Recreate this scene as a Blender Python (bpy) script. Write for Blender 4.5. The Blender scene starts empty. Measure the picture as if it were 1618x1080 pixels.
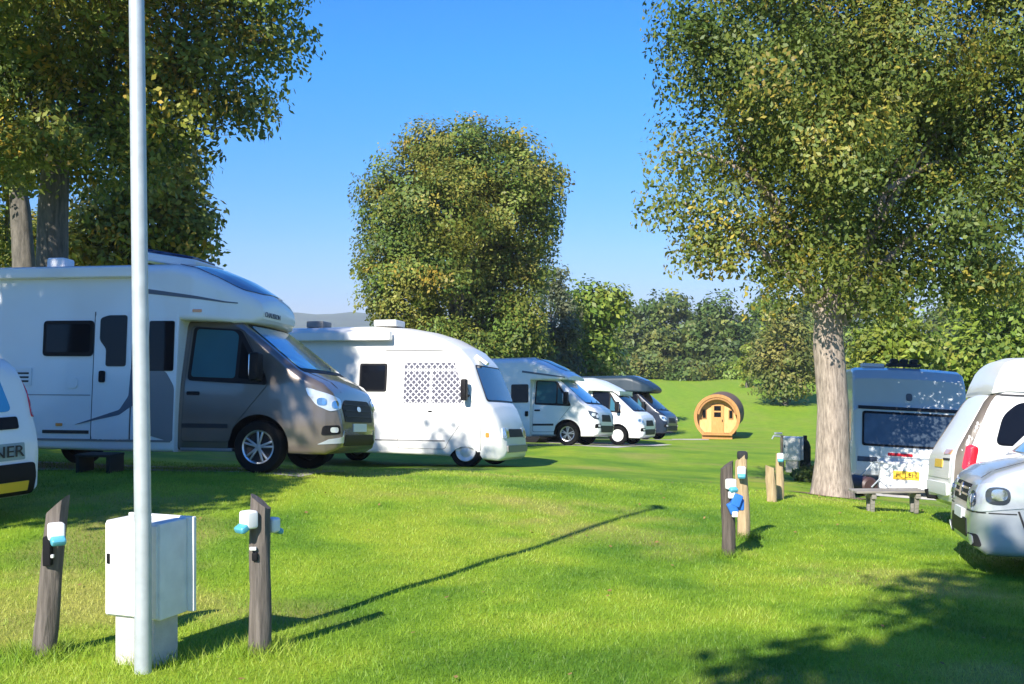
import bpy, bmesh, math, random
import numpy as np
from mathutils import Vector, Matrix
from mathutils.bvhtree import BVHTree

random.seed(7)
rng = np.random.default_rng(11)
S = bpy.context.scene
COL = S.collection
R = math.radians
PI = math.pi

# ------------------------------------------------------------------ camera
F, CX, HY, EZ = 1735.0, 809.0, 545.0, 1.9       # focal length in photo pixels, centre, horizon, eye height
cam = bpy.data.cameras.new('camera')
cam.sensor_width = 36.0
cam.lens = 36.0 * F / 1618.0
cam.shift_y = (HY - 540.0) / 1618.0
cam.clip_start, cam.clip_end = 0.05, 20000
co = bpy.data.objects.new('camera', cam)
co.location = (0, 0, EZ)
co.rotation_euler = (R(90), 0, 0)
COL.objects.link(co)
S.camera = co


def W(px, py, D):
    return Vector(((px - CX) / F * D, D, EZ - (py - HY) / F * D))


# ------------------------------------------------------------------ terrain height
ctrl = [W(68, 1043, 6.8), W(235, 1050, 6.6), W(408, 1035, 6.8), W(809, 1080, 5.8), W(405, 740, 14.6), W(300, 742, 16), W(-100, 755, 14.3),
        W(735, 735, 21.5), W(560, 742, 22), W(895, 702, 33), W(770, 706, 33.5), W(985, 703, 41), W(1045, 694, 47), W(1133, 694, 55), W(1148, 885, 11.4),
        W(1172, 852, 12.6), W(1218, 790, 16.5), W(1230, 784, 17), W(1315, 784, 19.5), W(1430, 784, 22), W(1252, 746, 27),
        W(1704, 922, 10.3), W(1510, 838, 14.2), W(1000, 800, 15.0), W(0, 850, 10.3), W(1133, 598, 110), W(1250, 600, 105),
        W(700, 598, 112), W(1600, 605, 105), W(300, 600, 112), W(1250, 690, 56), W(1500, 690, 55), W(900, 690, 58), W(1133, 640, 80), W(500, 660, 60),
        W(1372, 815, 16.2)]
ctrl += [Vector(v) for v in ((0, 0, .25), (-8, 3, .2), (8, 2, .05), (0, -14, .4), (-20, 15, .3), (-9, 24, -.1), (-25, 30, -.2), (22, 15, -.9), (20, 30, -1.6), (-40, 0, .4), (40, 0, -.6),
                             (-60, 60, -1.5), (60, 60, -2.8), (60, 110, -1.3), (-70, 115, -1.5))]
CP = np.array([tuple(v) for v in ctrl])


def _phi(r2):
    return np.where(r2 > 1e-9, 0.5 * r2 * np.log(np.maximum(r2, 1e-9)), 0.0)


_n = len(CP)
_d2 = ((CP[:, None, :2] - CP[None, :, :2]) ** 2).sum(-1)
_A = np.zeros((_n + 3, _n + 3))
_A[:_n, :_n] = _phi(_d2) + np.eye(_n) * 3.0
_A[:_n, _n] = 1
_A[:_n, _n + 1:] = CP[:, :2]
_A[_n:, :_n] = _A[:_n, _n:].T
_sol = np.linalg.solve(_A, np.concatenate([CP[:, 2], [0, 0, 0]]))


def ground(x, y):
    x = np.atleast_1d(np.asarray(x, float)); y = np.atleast_1d(np.asarray(y, float))
    xc = np.clip(x, -70, 60); yc = np.clip(y, -20, 118)
    d2 = (xc[:, None] - CP[None, :, 0]) ** 2 + (yc[:, None] - CP[None, :, 1]) ** 2
    z = _phi(d2) @ _sol[:_n] + _sol[_n] + _sol[_n + 1] * xc + _sol[_n + 2] * yc
    out = np.hypot(x - xc, y - yc)
    und = .016 * np.sin(x * 2.3 + 1.7 * np.sin(y * .7)) * np.cos(y * 1.9 + 1.3 * np.sin(x * .6)) + .022 * np.sin(x * .9 + y * .55 + 1.2 * np.sin(y * .33))
    return z + und * np.clip(y / 4, 0, 1) * np.clip((22 - y) / 9, 0, 1) - 14 * (1 - np.exp(-out / 220.0))


def gz(x, y):
    return float(ground(x, y)[0])


_lat = rng.random((256, 256))


def vnoise(x, y):
    xi = np.floor(x).astype(int); yi = np.floor(y).astype(int); fx = x - xi; fy = y - yi
    fx = fx * fx * (3 - 2 * fx); fy = fy * fy * (3 - 2 * fy)
    g = lambda a, b: _lat[a % 256, b % 256]
    return (g(xi, yi) * (1 - fx) + g(xi + 1, yi) * fx) * (1 - fy) + (g(xi, yi + 1) * (1 - fx) + g(xi + 1, yi + 1) * fx) * fy


def patches(x, y):
    """how the turf varies: r light or dark green, g dry patches"""
    a = .5 * vnoise(x * .8 + 3, y * .62) + .3 * vnoise(x * 2.1 + 40, y * 1.7 + 9) + .2 * vnoise(x * 5.3 + 80, y * 4.9)
    d = .6 * vnoise(x * .55 + 17, y * .5 + 33) + .25 * vnoise(x * 1.9 + 5, y * 1.9) + .15 * vnoise(x * 6, y * 6 + 11)
    k = np.clip((60 - y) / 45, .25, 1)
    return np.clip((a - .5) * 2.4 * k + .5 + .12 * (1 - k), 0, 1), np.clip((d - .56) * 6, 0, 1) * k


# ------------------------------------------------------------------ materials
MAT = {}


def nodes(name):
    m = bpy.data.materials.new(name)
    m.use_nodes = True
    nt = m.node_tree
    b = nt.nodes['Principled BSDF']
    MAT[name] = m
    return m, nt, b


def lk(nt, a, b):
    nt.links.new(a, b)


def mat(name, col, rough=.5, metal=0.0, coat=0.0, var=0.0, vscale=3.0, bump=0.0, bscale=60.0, spec=.5):
    m, nt, b = nodes(name)
    b.inputs['Base Color'].default_value = (*col, 1)
    b.inputs['Roughness'].default_value = rough
    b.inputs['Metallic'].default_value = metal
    b.inputs['Coat Weight'].default_value = coat
    b.inputs['Coat Roughness'].default_value = .05
    b.inputs['Specular IOR Level'].default_value = spec
    tc = nt.nodes.new('ShaderNodeTexCoord')
    if var:
        n = nt.nodes.new('ShaderNodeTexNoise'); n.inputs['Scale'].default_value = vscale; n.inputs['Detail'].default_value = 6
        lk(nt, tc.outputs['Object'], n.inputs['Vector'])
        r = nt.nodes.new('ShaderNodeMapRange'); r.inputs[1].default_value = .3; r.inputs[2].default_value = .7
        r.inputs[3].default_value = 1 - var; r.inputs[4].default_value = 1 + var * .6
        lk(nt, n.outputs['Fac'], r.inputs[0])
        h = nt.nodes.new('ShaderNodeVectorMath'); h.operation = 'SCALE'
        h.inputs[0].default_value = col
        lk(nt, r.outputs[0], h.inputs['Scale'])
        lk(nt, h.outputs[0], b.inputs['Base Color'])
    if bump:
        n2 = nt.nodes.new('ShaderNodeTexNoise'); n2.inputs['Scale'].default_value = bscale; n2.inputs['Detail'].default_value = 5
        lk(nt, tc.outputs['Object'], n2.inputs['Vector'])
        bp = nt.nodes.new('ShaderNodeBump'); bp.inputs['Strength'].default_value = bump; bp.inputs['Distance'].default_value = .02
        lk(nt, n2.outputs['Fac'], bp.inputs['Height'])
        lk(nt, bp.outputs[0], b.inputs['Normal'])
    return m


mat('white_paint', (.80, .80, .78), .3, 0, .4, .05, 1.5)
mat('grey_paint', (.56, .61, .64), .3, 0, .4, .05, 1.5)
mat('smoke_glass', (.055, .075, .10), .08, 0, .3, .3, 3)
mat('cream_paint', (.80, .79, .74), .35, 0, .3, .06, 1.5)
mat('silver_paint', (.62, .65, .68), .28, .55, .6, .03, 2)
mat('bronze_paint', (.18, .15, .127), .26, .45, .7, .05, 2)
mat('blue_paint', (.012, .02, .042), .3, 0, .4, .05, 2)
mat('grey_panel', (.20, .20, .20), .45, 0, .1)
mat('dark_glass', (.006, .007, .010), .05, 0, .0, 0, 3, 0, 60, .2)
mat('roof_glass', (.02, .035, .09), .06, 0, .3)
mat('sky_reflection_glass', (.06, .30, .50), .2, .1, 1.0, .12, 1.2)  # blue of the reflected sky put into the glass colour
mat('slate_paint', (.014, .032, .05), .45, 0, 0, .05, 2)
mat('tint_glass', (.04, .13, .16), .06, 0, 1.0, .1, 2)
mat('black_plastic', (.010, .010, .012), .5, 0, 0, .1, 8, 0, 60, .15)
mat('dark_trim', (.03, .03, .033), .55, 0, 0, 0, 3, 0, 60, .25)
mat('dull_brown', (.15, .125, .10), .5, 0, .2, .1, 5)
mat('rubber', (.011, .011, .011), .85, 0, 0, .2, 9, 0, 60, .1)
mat('alloy', (.55, .56, .58), .3, .85)
mat('white_cap', (.75, .74, .70), .4, 0, 0, .06, 6)
mat('chrome', (.75, .76, .78), .12, 1)
mat('lens', (.62, .66, .70), .08, .35, 1.0, .1, 14)
mat('lens_dark', (.05, .06, .075), .1, .2, 1.0)
mat('red_lens', (.62, .015, .03), .15, 0, 1)
mat('amber_lens', (.75, .25, .03), .15, 0, 1)
mat('plate_yellow', (.80, .50, .04), .4)
mat('plate_white', (.72, .74, .74), .4)
mat('letter_black', (.012, .012, .014), .5)
mat('letter_grey', (.10, .12, .16), .5)
mat('galvanised', (.50, .54, .57), .42, .35, 0, .12, 14)
mat('cabinet_white', (.78, .77, .73), .5, 0, 0, .10, 9, .08, 40)
mat('concrete', (.52, .50, .46), .85, 0, 0, .15, 7, .3, 60)
mat('cyan_plastic', (.09, .36, .47), .35, 0, .2)
mat('blue_plastic', (.03, .16, .55), .4, 0, .2, .1, 20)
mat('white_plastic', (.80, .80, .78), .4)
mat('dark_plastic', (.018, .024, .022), .6, 0, 0, 0, 3, 0, 60, .2)
mat('brown_barrel', (.06, .03, .03), .5)
mat('shingle', (.14, .085, .05), .8, 0, 0, .25, 9, .4, 25)
mat('sign_green', (.28, .36, .36), .4)


def wood(name, a, b_, scale=(14, 14, 1.2)):
    m, nt, b = nodes(name)
    tc = nt.nodes.new('ShaderNodeTexCoord'); mp = nt.nodes.new('ShaderNodeMapping'); mp.inputs['Scale'].default_value = scale
    n = nt.nodes.new('ShaderNodeTexNoise'); n.inputs['Scale'].default_value = 3; n.inputs['Detail'].default_value = 8; n.inputs['Roughness'].default_value = .65
    cr = nt.nodes.new('ShaderNodeValToRGB')
    cr.color_ramp.elements[0].position = .32; cr.color_ramp.elements[1].position = .68
    cr.color_ramp.elements[0].color = (*a, 1); cr.color_ramp.elements[1].color = (*b_, 1)
    lk(nt, tc.outputs['Object'], mp.inputs[0]); lk(nt, mp.outputs[0], n.inputs['Vector'])
    lk(nt, n.outputs['Fac'], cr.inputs[0]); lk(nt, cr.outputs[0], b.inputs['Base Color'])
    bp = nt.nodes.new('ShaderNodeBump'); bp.inputs['Strength'].default_value = .6; bp.inputs['Distance'].default_value = .02
    lk(nt, n.outputs['Fac'], bp.inputs['Height']); lk(nt, bp.outputs[0], b.inputs['Normal'])
    b.inputs['Roughness'].default_value = .85
    return m


wood('weathered_wood', (.075, .062, .052), (.17, .145, .125))
wood('dark_post_wood', (.05, .04, .034), (.13, .105, .085))
wood('tan_wood', (.30, .21, .11), (.50, .38, .22))
wood('grey_wood', (.17, .155, .135), (.30, .28, .25), (1.2, 14, 14))
wood('pod_wood', (.36, .165, .05), (.52, .27, .095), (8, 8, 1))
wood('pod_wood_dark', (.30, .15, .05), (.42, .22, .08), (8, 8, 1))
wood('pod_front_wood', (.56, .33, .12), (.72, .47, .20), (8, 8, 1))
wood('pod_door_wood', (.46, .22, .065), (.60, .32, .11), (8, 8, 1))
wood('bark', (.15, .12, .095), (.46, .38, .31), (9, 9, 1.5))
wood('bark_dark', (.06, .055, .045), (.17, .15, .125), (5, 5, 1.0))


def leaf_mat(name, c0, c1, c2, trans=.35):
    """tint.r picks green -> yellow-brown leaf, tint.g is the leaf's own value"""
    m, nt, b = nodes(name)
    at = nt.nodes.new('ShaderNodeAttribute'); at.attribute_name = 'tint'
    sp = nt.nodes.new('ShaderNodeSeparateColor')
    lk(nt, at.outputs['Color'], sp.inputs[0])
    cr = nt.nodes.new('ShaderNodeValToRGB')
    e = cr.color_ramp.elements
    e[0].position = 0; e[0].color = (*c0, 1); e[1].position = 1; e[1].color = (*c2, 1)
    k = e.new(.5); k.color = (*c1, 1)
    lk(nt, sp.outputs[0], cr.inputs[0])
    mul = nt.nodes.new('ShaderNodeVectorMath'); mul.operation = 'SCALE'
    r = nt.nodes.new('ShaderNodeMapRange'); r.inputs[3].default_value = .6; r.inputs[4].default_value = 1.4
    lk(nt, sp.outputs[1], r.inputs[0]); lk(nt, r.outputs[0], mul.inputs['Scale']); lk(nt, cr.outputs[0], mul.inputs[0])
    lk(nt, mul.outputs[0], b.inputs['Base Color'])
    b.inputs['Roughness'].default_value = .5
    b.inputs['Specular IOR Level'].default_value = .35
    t = nt.nodes.new('ShaderNodeBsdfTranslucent'); lk(nt, mul.outputs[0], t.inputs['Color'])
    mx = nt.nodes.new('ShaderNodeMixShader'); mx.inputs[0].default_value = trans
    lk(nt, b.outputs[0], mx.inputs[1]); lk(nt, t.outputs[0], mx.inputs[2])
    lk(nt, mx.outputs[0], nt.nodes['Material Output'].inputs['Surface'])
    return m


leaf_mat('leaf_hedge', (.085, .14, .03), (.16, .185, .04), (.25, .22, .055))
leaf_mat('leaf_olive', (.085, .135, .026), (.18, .21, .036), (.36, .28, .045))
leaf_mat('leaf_chestnut', (.115, .175, .032), (.27, .275, .045), (.50, .32, .04))
leaf_mat('leaf_autumn', (.11, .18, .03), (.26, .25, .045), (.44, .30, .04))
leaf_mat('leaf_bright', (.12, .20, .028), (.205, .275, .034), (.30, .31, .05))
leaf_mat('leaf_wood', (.075, .13, .03), (.13, .18, .04), (.22, .23, .045))
leaf_mat('leaf_grey', (.10, .13, .06), (.15, .17, .09), (.2, .2, .1))
leaf_mat('blade', (.10, .225, .018), (.235, .37, .026), (.41, .41, .09), .3)


def lawn_mat():
    m, nt, b = nodes('lawn')
    tc = nt.nodes.new('ShaderNodeTexCoord')

    def noise(sc, det=5, rough=.6):
        n = nt.nodes.new('ShaderNodeTexNoise'); n.inputs['Scale'].default_value = sc; n.inputs['Detail'].default_value = det
        n.inputs['Roughness'].default_value = rough
        lk(nt, tc.outputs['Object'], n.inputs['Vector'])
        return n

    def ramp(n, p0, p1, c0, c1):
        cr = nt.nodes.new('ShaderNodeValToRGB'); e = cr.color_ramp.elements
        e[0].position = p0; e[1].position = p1; e[0].color = (*c0, 1); e[1].color = (*c1, 1)
        lk(nt, n.outputs['Fac'], cr.inputs[0]); return cr

    def mix(f, a, c, mode='MIX'):
        x = nt.nodes.new('ShaderNodeMix'); x.data_type = 'RGBA'; x.blend_type = mode
        if isinstance(f, float): x.inputs[0].default_value = f
        else: lk(nt, f, x.inputs[0])
        lk(nt, a, x.inputs[6])
        if isinstance(c, tuple): x.inputs[7].default_value = (*c, 1)
        else: lk(nt, c, x.inputs[7])
        return x.outputs[2]
    at = nt.nodes.new('ShaderNodeAttribute'); at.attribute_name = 'tint'
    sp = nt.nodes.new('ShaderNodeSeparateColor'); lk(nt, at.outputs['Color'], sp.inputs[0])
    cr = nt.nodes.new('ShaderNodeValToRGB'); e = cr.color_ramp.elements
    e[0].color = (.115, .25, .018, 1); e[1].color = (.31, .40, .028, 1); k = e.new(.5); k.color = (.21, .345, .022, 1)
    lk(nt, sp.outputs[0], cr.inputs[0])
    mid = ramp(noise(2.6, 6), .35, .75, (.7, .74, .7), (1.12, 1.08, 1.0)).outputs[0]
    c = mix(.75, cr.outputs[0], mid, 'MULTIPLY')
    f2 = nt.nodes.new('ShaderNodeMath'); f2.operation = 'MULTIPLY'; f2.inputs[1].default_value = .6
    lk(nt, sp.outputs[1], f2.inputs[0])
    c = mix(f2.outputs[0], c, (.36, .29, .10))
    fine = ramp(noise(38, 4, .7), .3, .72, (.5, .55, .5), (1.3, 1.25, 1.2)).outputs[0]
    c = mix(.7, c, fine, 'MULTIPLY')
    lk(nt, c, b.inputs['Base Color'])
    b.inputs['Roughness'].default_value = .8
    b.inputs['Specular IOR Level'].default_value = .15
    bp = nt.nodes.new('ShaderNodeBump'); bp.inputs['Strength'].default_value = .5; bp.inputs['Distance'].default_value = .04
    lk(nt, noise(26, 5, .75).outputs['Fac'], bp.inputs['Height']); lk(nt, bp.outputs[0], b.inputs['Normal'])


lawn_mat()


def lattice_mat():
    """white thermal window cover with a lattice of dark diamonds"""
    m, nt, b = nodes('lattice_cover')
    tc = nt.nodes.new('ShaderNodeTexCoord'); mp = nt.nodes.new('ShaderNodeMapping')
    mp.inputs['Rotation'].default_value = (0, R(45), 0)
    sx = nt.nodes.new('ShaderNodeSeparateXYZ')
    lk(nt, tc.outputs['Object'], mp.inputs[0]); lk(nt, mp.outputs[0], sx.inputs[0])
    outs = []
    for ax in (0, 2):
        mu = nt.nodes.new('ShaderNodeMath'); mu.operation = 'MULTIPLY'; mu.inputs[1].default_value = 11.5
        fr = nt.nodes.new('ShaderNodeMath'); fr.operation = 'FRACT'
        gt = nt.nodes.new('ShaderNodeMath'); gt.operation = 'GREATER_THAN'; gt.inputs[1].default_value = .2
        lk(nt, sx.outputs[ax], mu.inputs[0]); lk(nt, mu.outputs[0], fr.inputs[0]); lk(nt, fr.outputs[0], gt.inputs[0]); outs.append(gt)
    mm = nt.nodes.new('ShaderNodeMath'); mm.operation = 'MULTIPLY'
    lk(nt, outs[0].outputs[0], mm.inputs[0]); lk(nt, outs[1].outputs[0], mm.inputs[1])
    x = nt.nodes.new('ShaderNodeMix'); x.data_type = 'RGBA'
    lk(nt, mm.outputs[0], x.inputs[0]); x.inputs[6].default_value = (.74, .74, .76, 1); x.inputs[7].default_value = (.10, .10, .13, 1)
    lk(nt, x.outputs[2], b.inputs['Base Color']); b.inputs['Roughness'].default_value = .25


lattice_mat()


# ------------------------------------------------------------------ object helpers
def link(name, me, parent=None, mats=()):
    o = bpy.data.objects.new(name, me)
    for m in mats:
        me.materials.append(MAT[m])
    COL.objects.link(o)
    if parent is not None:
        o.parent = parent
    return o


def from_bm(name, bm, m, parent=None, smooth=True, angle=35):
    me = bpy.data.meshes.new(name)
    bmesh.ops.recalc_face_normals(bm, faces=bm.faces)
    bm.to_mesh(me); bm.free()
    if smooth:
        me.polygons.foreach_set('use_smooth', [True] * len(me.polygons))
        me.set_sharp_from_angle(angle=R(angle))
    return link(name, me, parent, (m,) if isinstance(m, str) else m)


def tag(o, label=None, cat=None, group=None, kind=None):
    if label: o['label'] = label
    if cat: o['category'] = cat
    if group: o['group'] = group
    if kind: o['kind'] = kind
    return o


def empty(name, loc, rz=0.0):
    o = bpy.data.objects.new(name, None)
    o.location = loc; o.rotation_euler = (0, 0, rz); o.empty_display_size = .3
    COL.objects.link(o)
    return o


def copy_tree(o, parent=None):
    c = o.copy(); COL.objects.link(c)
    if parent is not None: c.parent = parent
    for ch in [x for x in COL.objects if x.parent is o]:
        copy_tree(ch, c)
    return c


def add_box(bm, c, s, rot=None, bev=0.0):
    b2 = bmesh.new()
    bmesh.ops.create_cube(b2, size=1)
    bmesh.ops.scale(b2, vec=s, verts=b2.verts)
    if bev: bmesh.ops.bevel(b2, geom=b2.edges[:], offset=bev, segments=3, affect='EDGES', profile=.6)
    M = Matrix.Translation(c) @ (rot.to_4x4() if rot is not None else Matrix())
    bmesh.ops.transform(b2, matrix=M, verts=b2.verts)
    me = bpy.data.meshes.new('tmp'); b2.to_mesh(me); b2.free(); bm.from_mesh(me); bpy.data.meshes.remove(me)


def add_tube(bm, pts, rad, n=10, caps=True, jitter=0.0):
    pts = [Vector(p) for p in pts]
    rings = []
    up = Vector((.13, .31, .94)).normalized()
    for i, p in enumerate(pts):
        t = (pts[min(i + 1, len(pts) - 1)] - pts[max(i - 1, 0)]).normalized()
        a = t.cross(up if abs(t.dot(up)) < .95 else Vector((1, 0, 0))).normalized(); b = t.cross(a)
        r = rad[i] if isinstance(rad, (list, tuple)) else rad
        rings.append([bm.verts.new(p + (a * math.cos(2 * PI * k / n) + b * math.sin(2 * PI * k / n)) * r * (1 + random.uniform(-jitter, jitter))) for k in range(n)])
    for i in range(len(rings) - 1):
        for k in range(n):
            bm.faces.new((rings[i][k], rings[i][(k + 1) % n], rings[i + 1][(k + 1) % n], rings[i + 1][k]))
    if caps:
        bm.faces.new(rings[0][::-1]); bm.faces.new(rings[-1])
    return rings


def add_lathe_y(bm, prof, c, n=32, sgn=1):
    """profile [(radius, y)] turned about the local y axis through c"""
    rings = []
    for r, y in prof:
        if r < 1e-6:
            rings.append([bm.verts.new((c[0], c[1] + y * sgn, c[2]))])
        else:
            rings.append([bm.verts.new((c[0] + r * math.cos(2 * PI * k / n), c[1] + y * sgn, c[2] + r * math.sin(2 * PI * k / n))) for k in range(n)])
    for a, b in zip(rings, rings[1:]):
        for k in range(n):
            k2 = (k + 1) % n
            if len(a) == 1 and len(b) == 1: continue
            if len(a) == 1: bm.faces.new((a[0], b[k2], b[k]))
            elif len(b) == 1: bm.faces.new((a[k], a[k2], b[0]))
            else: bm.faces.new((a[k], a[k2], b[k2], b[k]))


def box_obj(name, c, s, m, parent=None, bev=.01, rot=None):
    bm = bmesh.new(); add_box(bm, c, s, rot, bev)
    return from_bm(name, bm, m, parent)


def text_mesh(name, txt, size, m, parent, M, depth=.002, bold=.0):
    cu = bpy.data.curves.new('tmp_text', 'FONT')
    cu.body = txt; cu.size = size; cu.extrude = depth; cu.align_x = 'CENTER'; cu.align_y = 'CENTER'; cu.offset = bold
    ob = bpy.data.objects.new('tmp_text', cu); COL.objects.link(ob)
    bpy.context.view_layer.update()
    me = bpy.data.meshes.new_from_object(ob.evaluated_get(bpy.context.evaluated_depsgraph_get()))
    bpy.data.objects.remove(ob); bpy.data.curves.remove(cu)
    me.transform(M); me.name = name
    me.materials.clear()
    return link(name, me, parent, (m,))


def rpoly(pts, r=.05, n=5):
    out = []
    k = len(pts)
    for i in range(k):
        p = Vector(pts[i]); a = Vector(pts[i - 1]); b = Vector(pts[(i + 1) % k])
        rr = min(r, (a - p).length * .45, (b - p).length * .45)
        u = p + (a - p).normalized() * rr; v = p + (b - p).normalized() * rr
        for j in range(n + 1):
            t = j / n
            out.append(tuple(u * (1 - t) ** 2 + p * 2 * t * (1 - t) + v * t ** 2))
    return out


def rect(u0, v0, u1, v1, r=.04):
    return rpoly([(u0, v0), (u1, v0), (u1, v1), (u0, v1)], r)


def grow(poly, d):
    c = sum((Vector(p) for p in poly), Vector((0, 0))) / len(poly)
    w_ = max(p[0] for p in poly) - min(p[0] for p in poly); h_ = max(p[1] for p in poly) - min(p[1] for p in poly)
    return [(c.x + (p[0] - c.x) * (1 + 2 * d / w_), c.y + (p[1] - c.y) * (1 + 2 * d / h_)) for p in poly]


PLANES = {  # u axis, v axis, ray direction
    'R': (Vector((1, 0, 0)), Vector((0, 0, 1)), Vector((0, 1, 0))),
    'L': (Vector((1, 0, 0)), Vector((0, 0, 1)), Vector((0, -1, 0))),
    'F': (Vector((0, 1, 0)), Vector((0, 0, 1)), Vector((-1, 0, 0))),
    'B': (Vector((0, 1, 0)), Vector((0, 0, 1)), Vector((1, 0, 0))),
    'T': (Vector((1, 0, 0)), Vector((0, 1, 0)), Vector((0, 0, -1))),
    'DR': (Vector((.66, .75, 0)), Vector((0, 0, 1)), Vector((-.75, .66, 0))),      # front right corner
    'DL': (Vector((.66, -.75, 0)), Vector((0, 0, 1)), Vector((-.75, -.66, 0))),
    'BR': (Vector((.75, -.66, 0)), Vector((0, 0, 1)), Vector((.66, .75, 0))),      # rear right corner
    'BL': (Vector((.75, .66, 0)), Vector((0, 0, 1)), Vector((.66, -.75, 0))),
}


class Shell:
    """a lofted body; panels, windows and lamps are fitted onto its surface"""

    def __init__(s, top, bot, wid, tumble, rt=.12, rb=.06, crown=.03, step=.07, nside=12):
        tx, tz = zip(*top); bx, bz = zip(*bot); wx, ww = zip(*wid); qx, qz = zip(*tumble)
        xs = set(np.round(np.arange(tx[0], tx[-1], step), 3)) | set(tx) | set(bx)
        xs = sorted(x for x in xs if tx[0] <= x <= tx[-1])
        keep = [xs[0]]
        for x in xs[1:]:
            if x - keep[-1] > .008: keep.append(x)
        xs = keep
        s.bm = bmesh.new()
        rings = []
        for x in xs:
            zt = float(np.interp(x, tx, tz)); zb = float(np.interp(x, bx, bz)); w0 = float(np.interp(x, wx, ww))
            r1 = min(rt, (zt - zb) * .45); r0 = min(rb, (zt - zb) * .3)
            half = []
            for k in range(4):
                a = PI / 2 * k / 3
                half.append((-(r0 - r0 * math.sin(a)), zb + r0 - r0 * math.cos(a)))
            for k in range(1, nside):
                half.append((0, zb + r0 + (zt - r1 - zb - r0) * k / nside))
            for k in range(7):
                a = PI / 2 * k / 6
                half.append((-(r1 - r1 * math.cos(a)), zt - r1 + r1 * math.sin(a)))
            pts = []
            for dw, z in half:
                y = w0 * float(np.interp(z, qx, qz)) + dw
                pts.append((y, z))
            yt = pts[-1][0]
            for f in (.66, .33):
                pts.append((yt * f, pts[-1][1] if False else zt + crown * (1 - f * f)))
            ring = [s.bm.verts.new((x, 0, zb))]
            ring += [s.bm.verts.new((x, -y, z)) for y, z in pts]
            ring += [s.bm.verts.new((x, 0, zt + crown))]
            ring += [s.bm.verts.new((x, y, z)) for y, z in pts[::-1]]
            rings.append(ring)
        n = len(rings[0])
        for a, b in zip(rings, rings[1:]):
            for k in range(n):
                s.bm.faces.new((a[k], a[(k + 1) % n], b[(k + 1) % n], b[k]))
        s.bm.faces.new(rings[0]); s.bm.faces.new(rings[-1][::-1])
        bmesh.ops.recalc_face_normals(s.bm, faces=s.bm.faces)
        s.bvh = BVHTree.FromBMesh(s.bm)

    def obj(s, name, m, parent, cuts=(), smooth=40):
        """cuts: (x, z, radius, y_inner) wheel wells cut out of both sides"""
        o = from_bm(name, s.bm, (m, 'black_plastic'), parent, True, smooth)
        if not cuts: return o
        cb = bmesh.new()
        for x, z, r, yi in cuts:
            for sg in (-1, 1):
                vs = []
                for y in (yi * sg, 1.7 * sg):
                    vs.append([cb.verts.new((x + r * math.cos(2 * PI * k / 40), y, z + r * math.sin(2 * PI * k / 40))) for k in range(40)])
                for k in range(40):
                    cb.faces.new((vs[0][k], vs[0][(k + 1) % 40], vs[1][(k + 1) % 40], vs[1][k]))
                cb.faces.new(vs[0]); cb.faces.new(vs[1])
        cut = from_bm('tmp_cut', cb, ('black_plastic',), None, False)
        cut.data.materials.clear(); cut.data.materials.append(MAT[m]); cut.data.materials.append(MAT['black_plastic'])
        cut.data.polygons.foreach_set('material_index', [1] * len(cut.data.polygons))
        p = o.parent; o.parent = None
        md = o.modifiers.new('cut', 'BOOLEAN'); md.operation = 'DIFFERENCE'; md.object = cut; md.solver = 'EXACT'
        bpy.context.view_layer.update()
        me = bpy.data.meshes.new_from_object(o.evaluated_get(bpy.context.evaluated_depsgraph_get()))
        o.modifiers.clear(); old = o.data; o.data = me; me.name = name; bpy.data.meshes.remove(old)
        me.set_sharp_from_angle(angle=R(smooth))
        o.parent = p
        cm = cut.data; bpy.data.objects.remove(cut); bpy.data.meshes.remove(cm)
        return o

    def fit(s, name, poly, plane, m, parent, off=.006, cell=.06, deep=.012):
        """a thin panel with the outline poly, laid on the shell where rays along the plane's direction meet it"""
        u, v, d = PLANES[plane] if isinstance(plane, str) else plane
        bm = bmesh.new()
        bm.faces.new([bm.verts.new((p[0], p[1], 0)) for p in poly])
        lo = [min(p[i] for p in poly) for i in (0, 1)]; hi = [max(p[i] for p in poly) for i in (0, 1)]
        for i in (0, 1):
            t = lo[i] + cell
            while t < hi[i] - cell * .3:
                no = Vector((1, 0, 0)) if i == 0 else Vector((0, 1, 0))
                pc = no * t
                bmesh.ops.bisect_plane(bm, geom=bm.verts[:] + bm.edges[:] + bm.faces[:], plane_co=pc, plane_no=no)
                t += cell
        bmesh.ops.triangulate(bm, faces=[f for f in bm.faces if len(f.verts) > 4])
        bad = []
        base = {}
        bnd = [e for e in bm.edges if e.is_boundary]
        bedges = [(e.verts[0], e.verts[1]) for e in bnd]
        for vv in bm.verts:
            o = u * vv.co.x + v * vv.co.y - d * 8
            hit, no, _, _ = s.bvh.ray_cast(o, d)
            if hit is None:
                bad.append(vv); continue
            if no.dot(d) > 0: no = -no
            base[vv] = hit - no * deep
            vv.co = hit + no * off
        low = {}
        for a, b in bedges:
            if a in base and b in base:
                for q in (a, b):
                    if q not in low: low[q] = bm.verts.new(base[q])
                bm.faces.new((a, b, low[b], low[a]))
        if bad: bmesh.ops.delete(bm, geom=bad, context='VERTS')
        # keep the outer side outward
        me = bpy.data.meshes.new(name)
        bm.normal_update()
        for f in bm.faces:
            if f.normal.dot(d) > .05: f.normal_flip()
        bm.to_mesh(me); bm.free()
        me.polygons.foreach_set('use_smooth', [True] * len(me.polygons)); me.set_sharp_from_angle(angle=R(40))
        return link(name, me, parent, (m,))

    def door(s, name, poly, pl, m, parent, off=.006):
        d = s.fit(name, poly, pl, m, parent, off, deep=.02)
        s.fit('door_gap', grow(poly, .010), pl, 'letter_black', d, off - .004)
        return d

    def both(s, name, poly, m, parent, off=.006, **k):
        s.fit(name, poly, 'R', m, parent, off, **k)
        return s.fit(name, poly, 'L', m, parent, off, **k)


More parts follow.
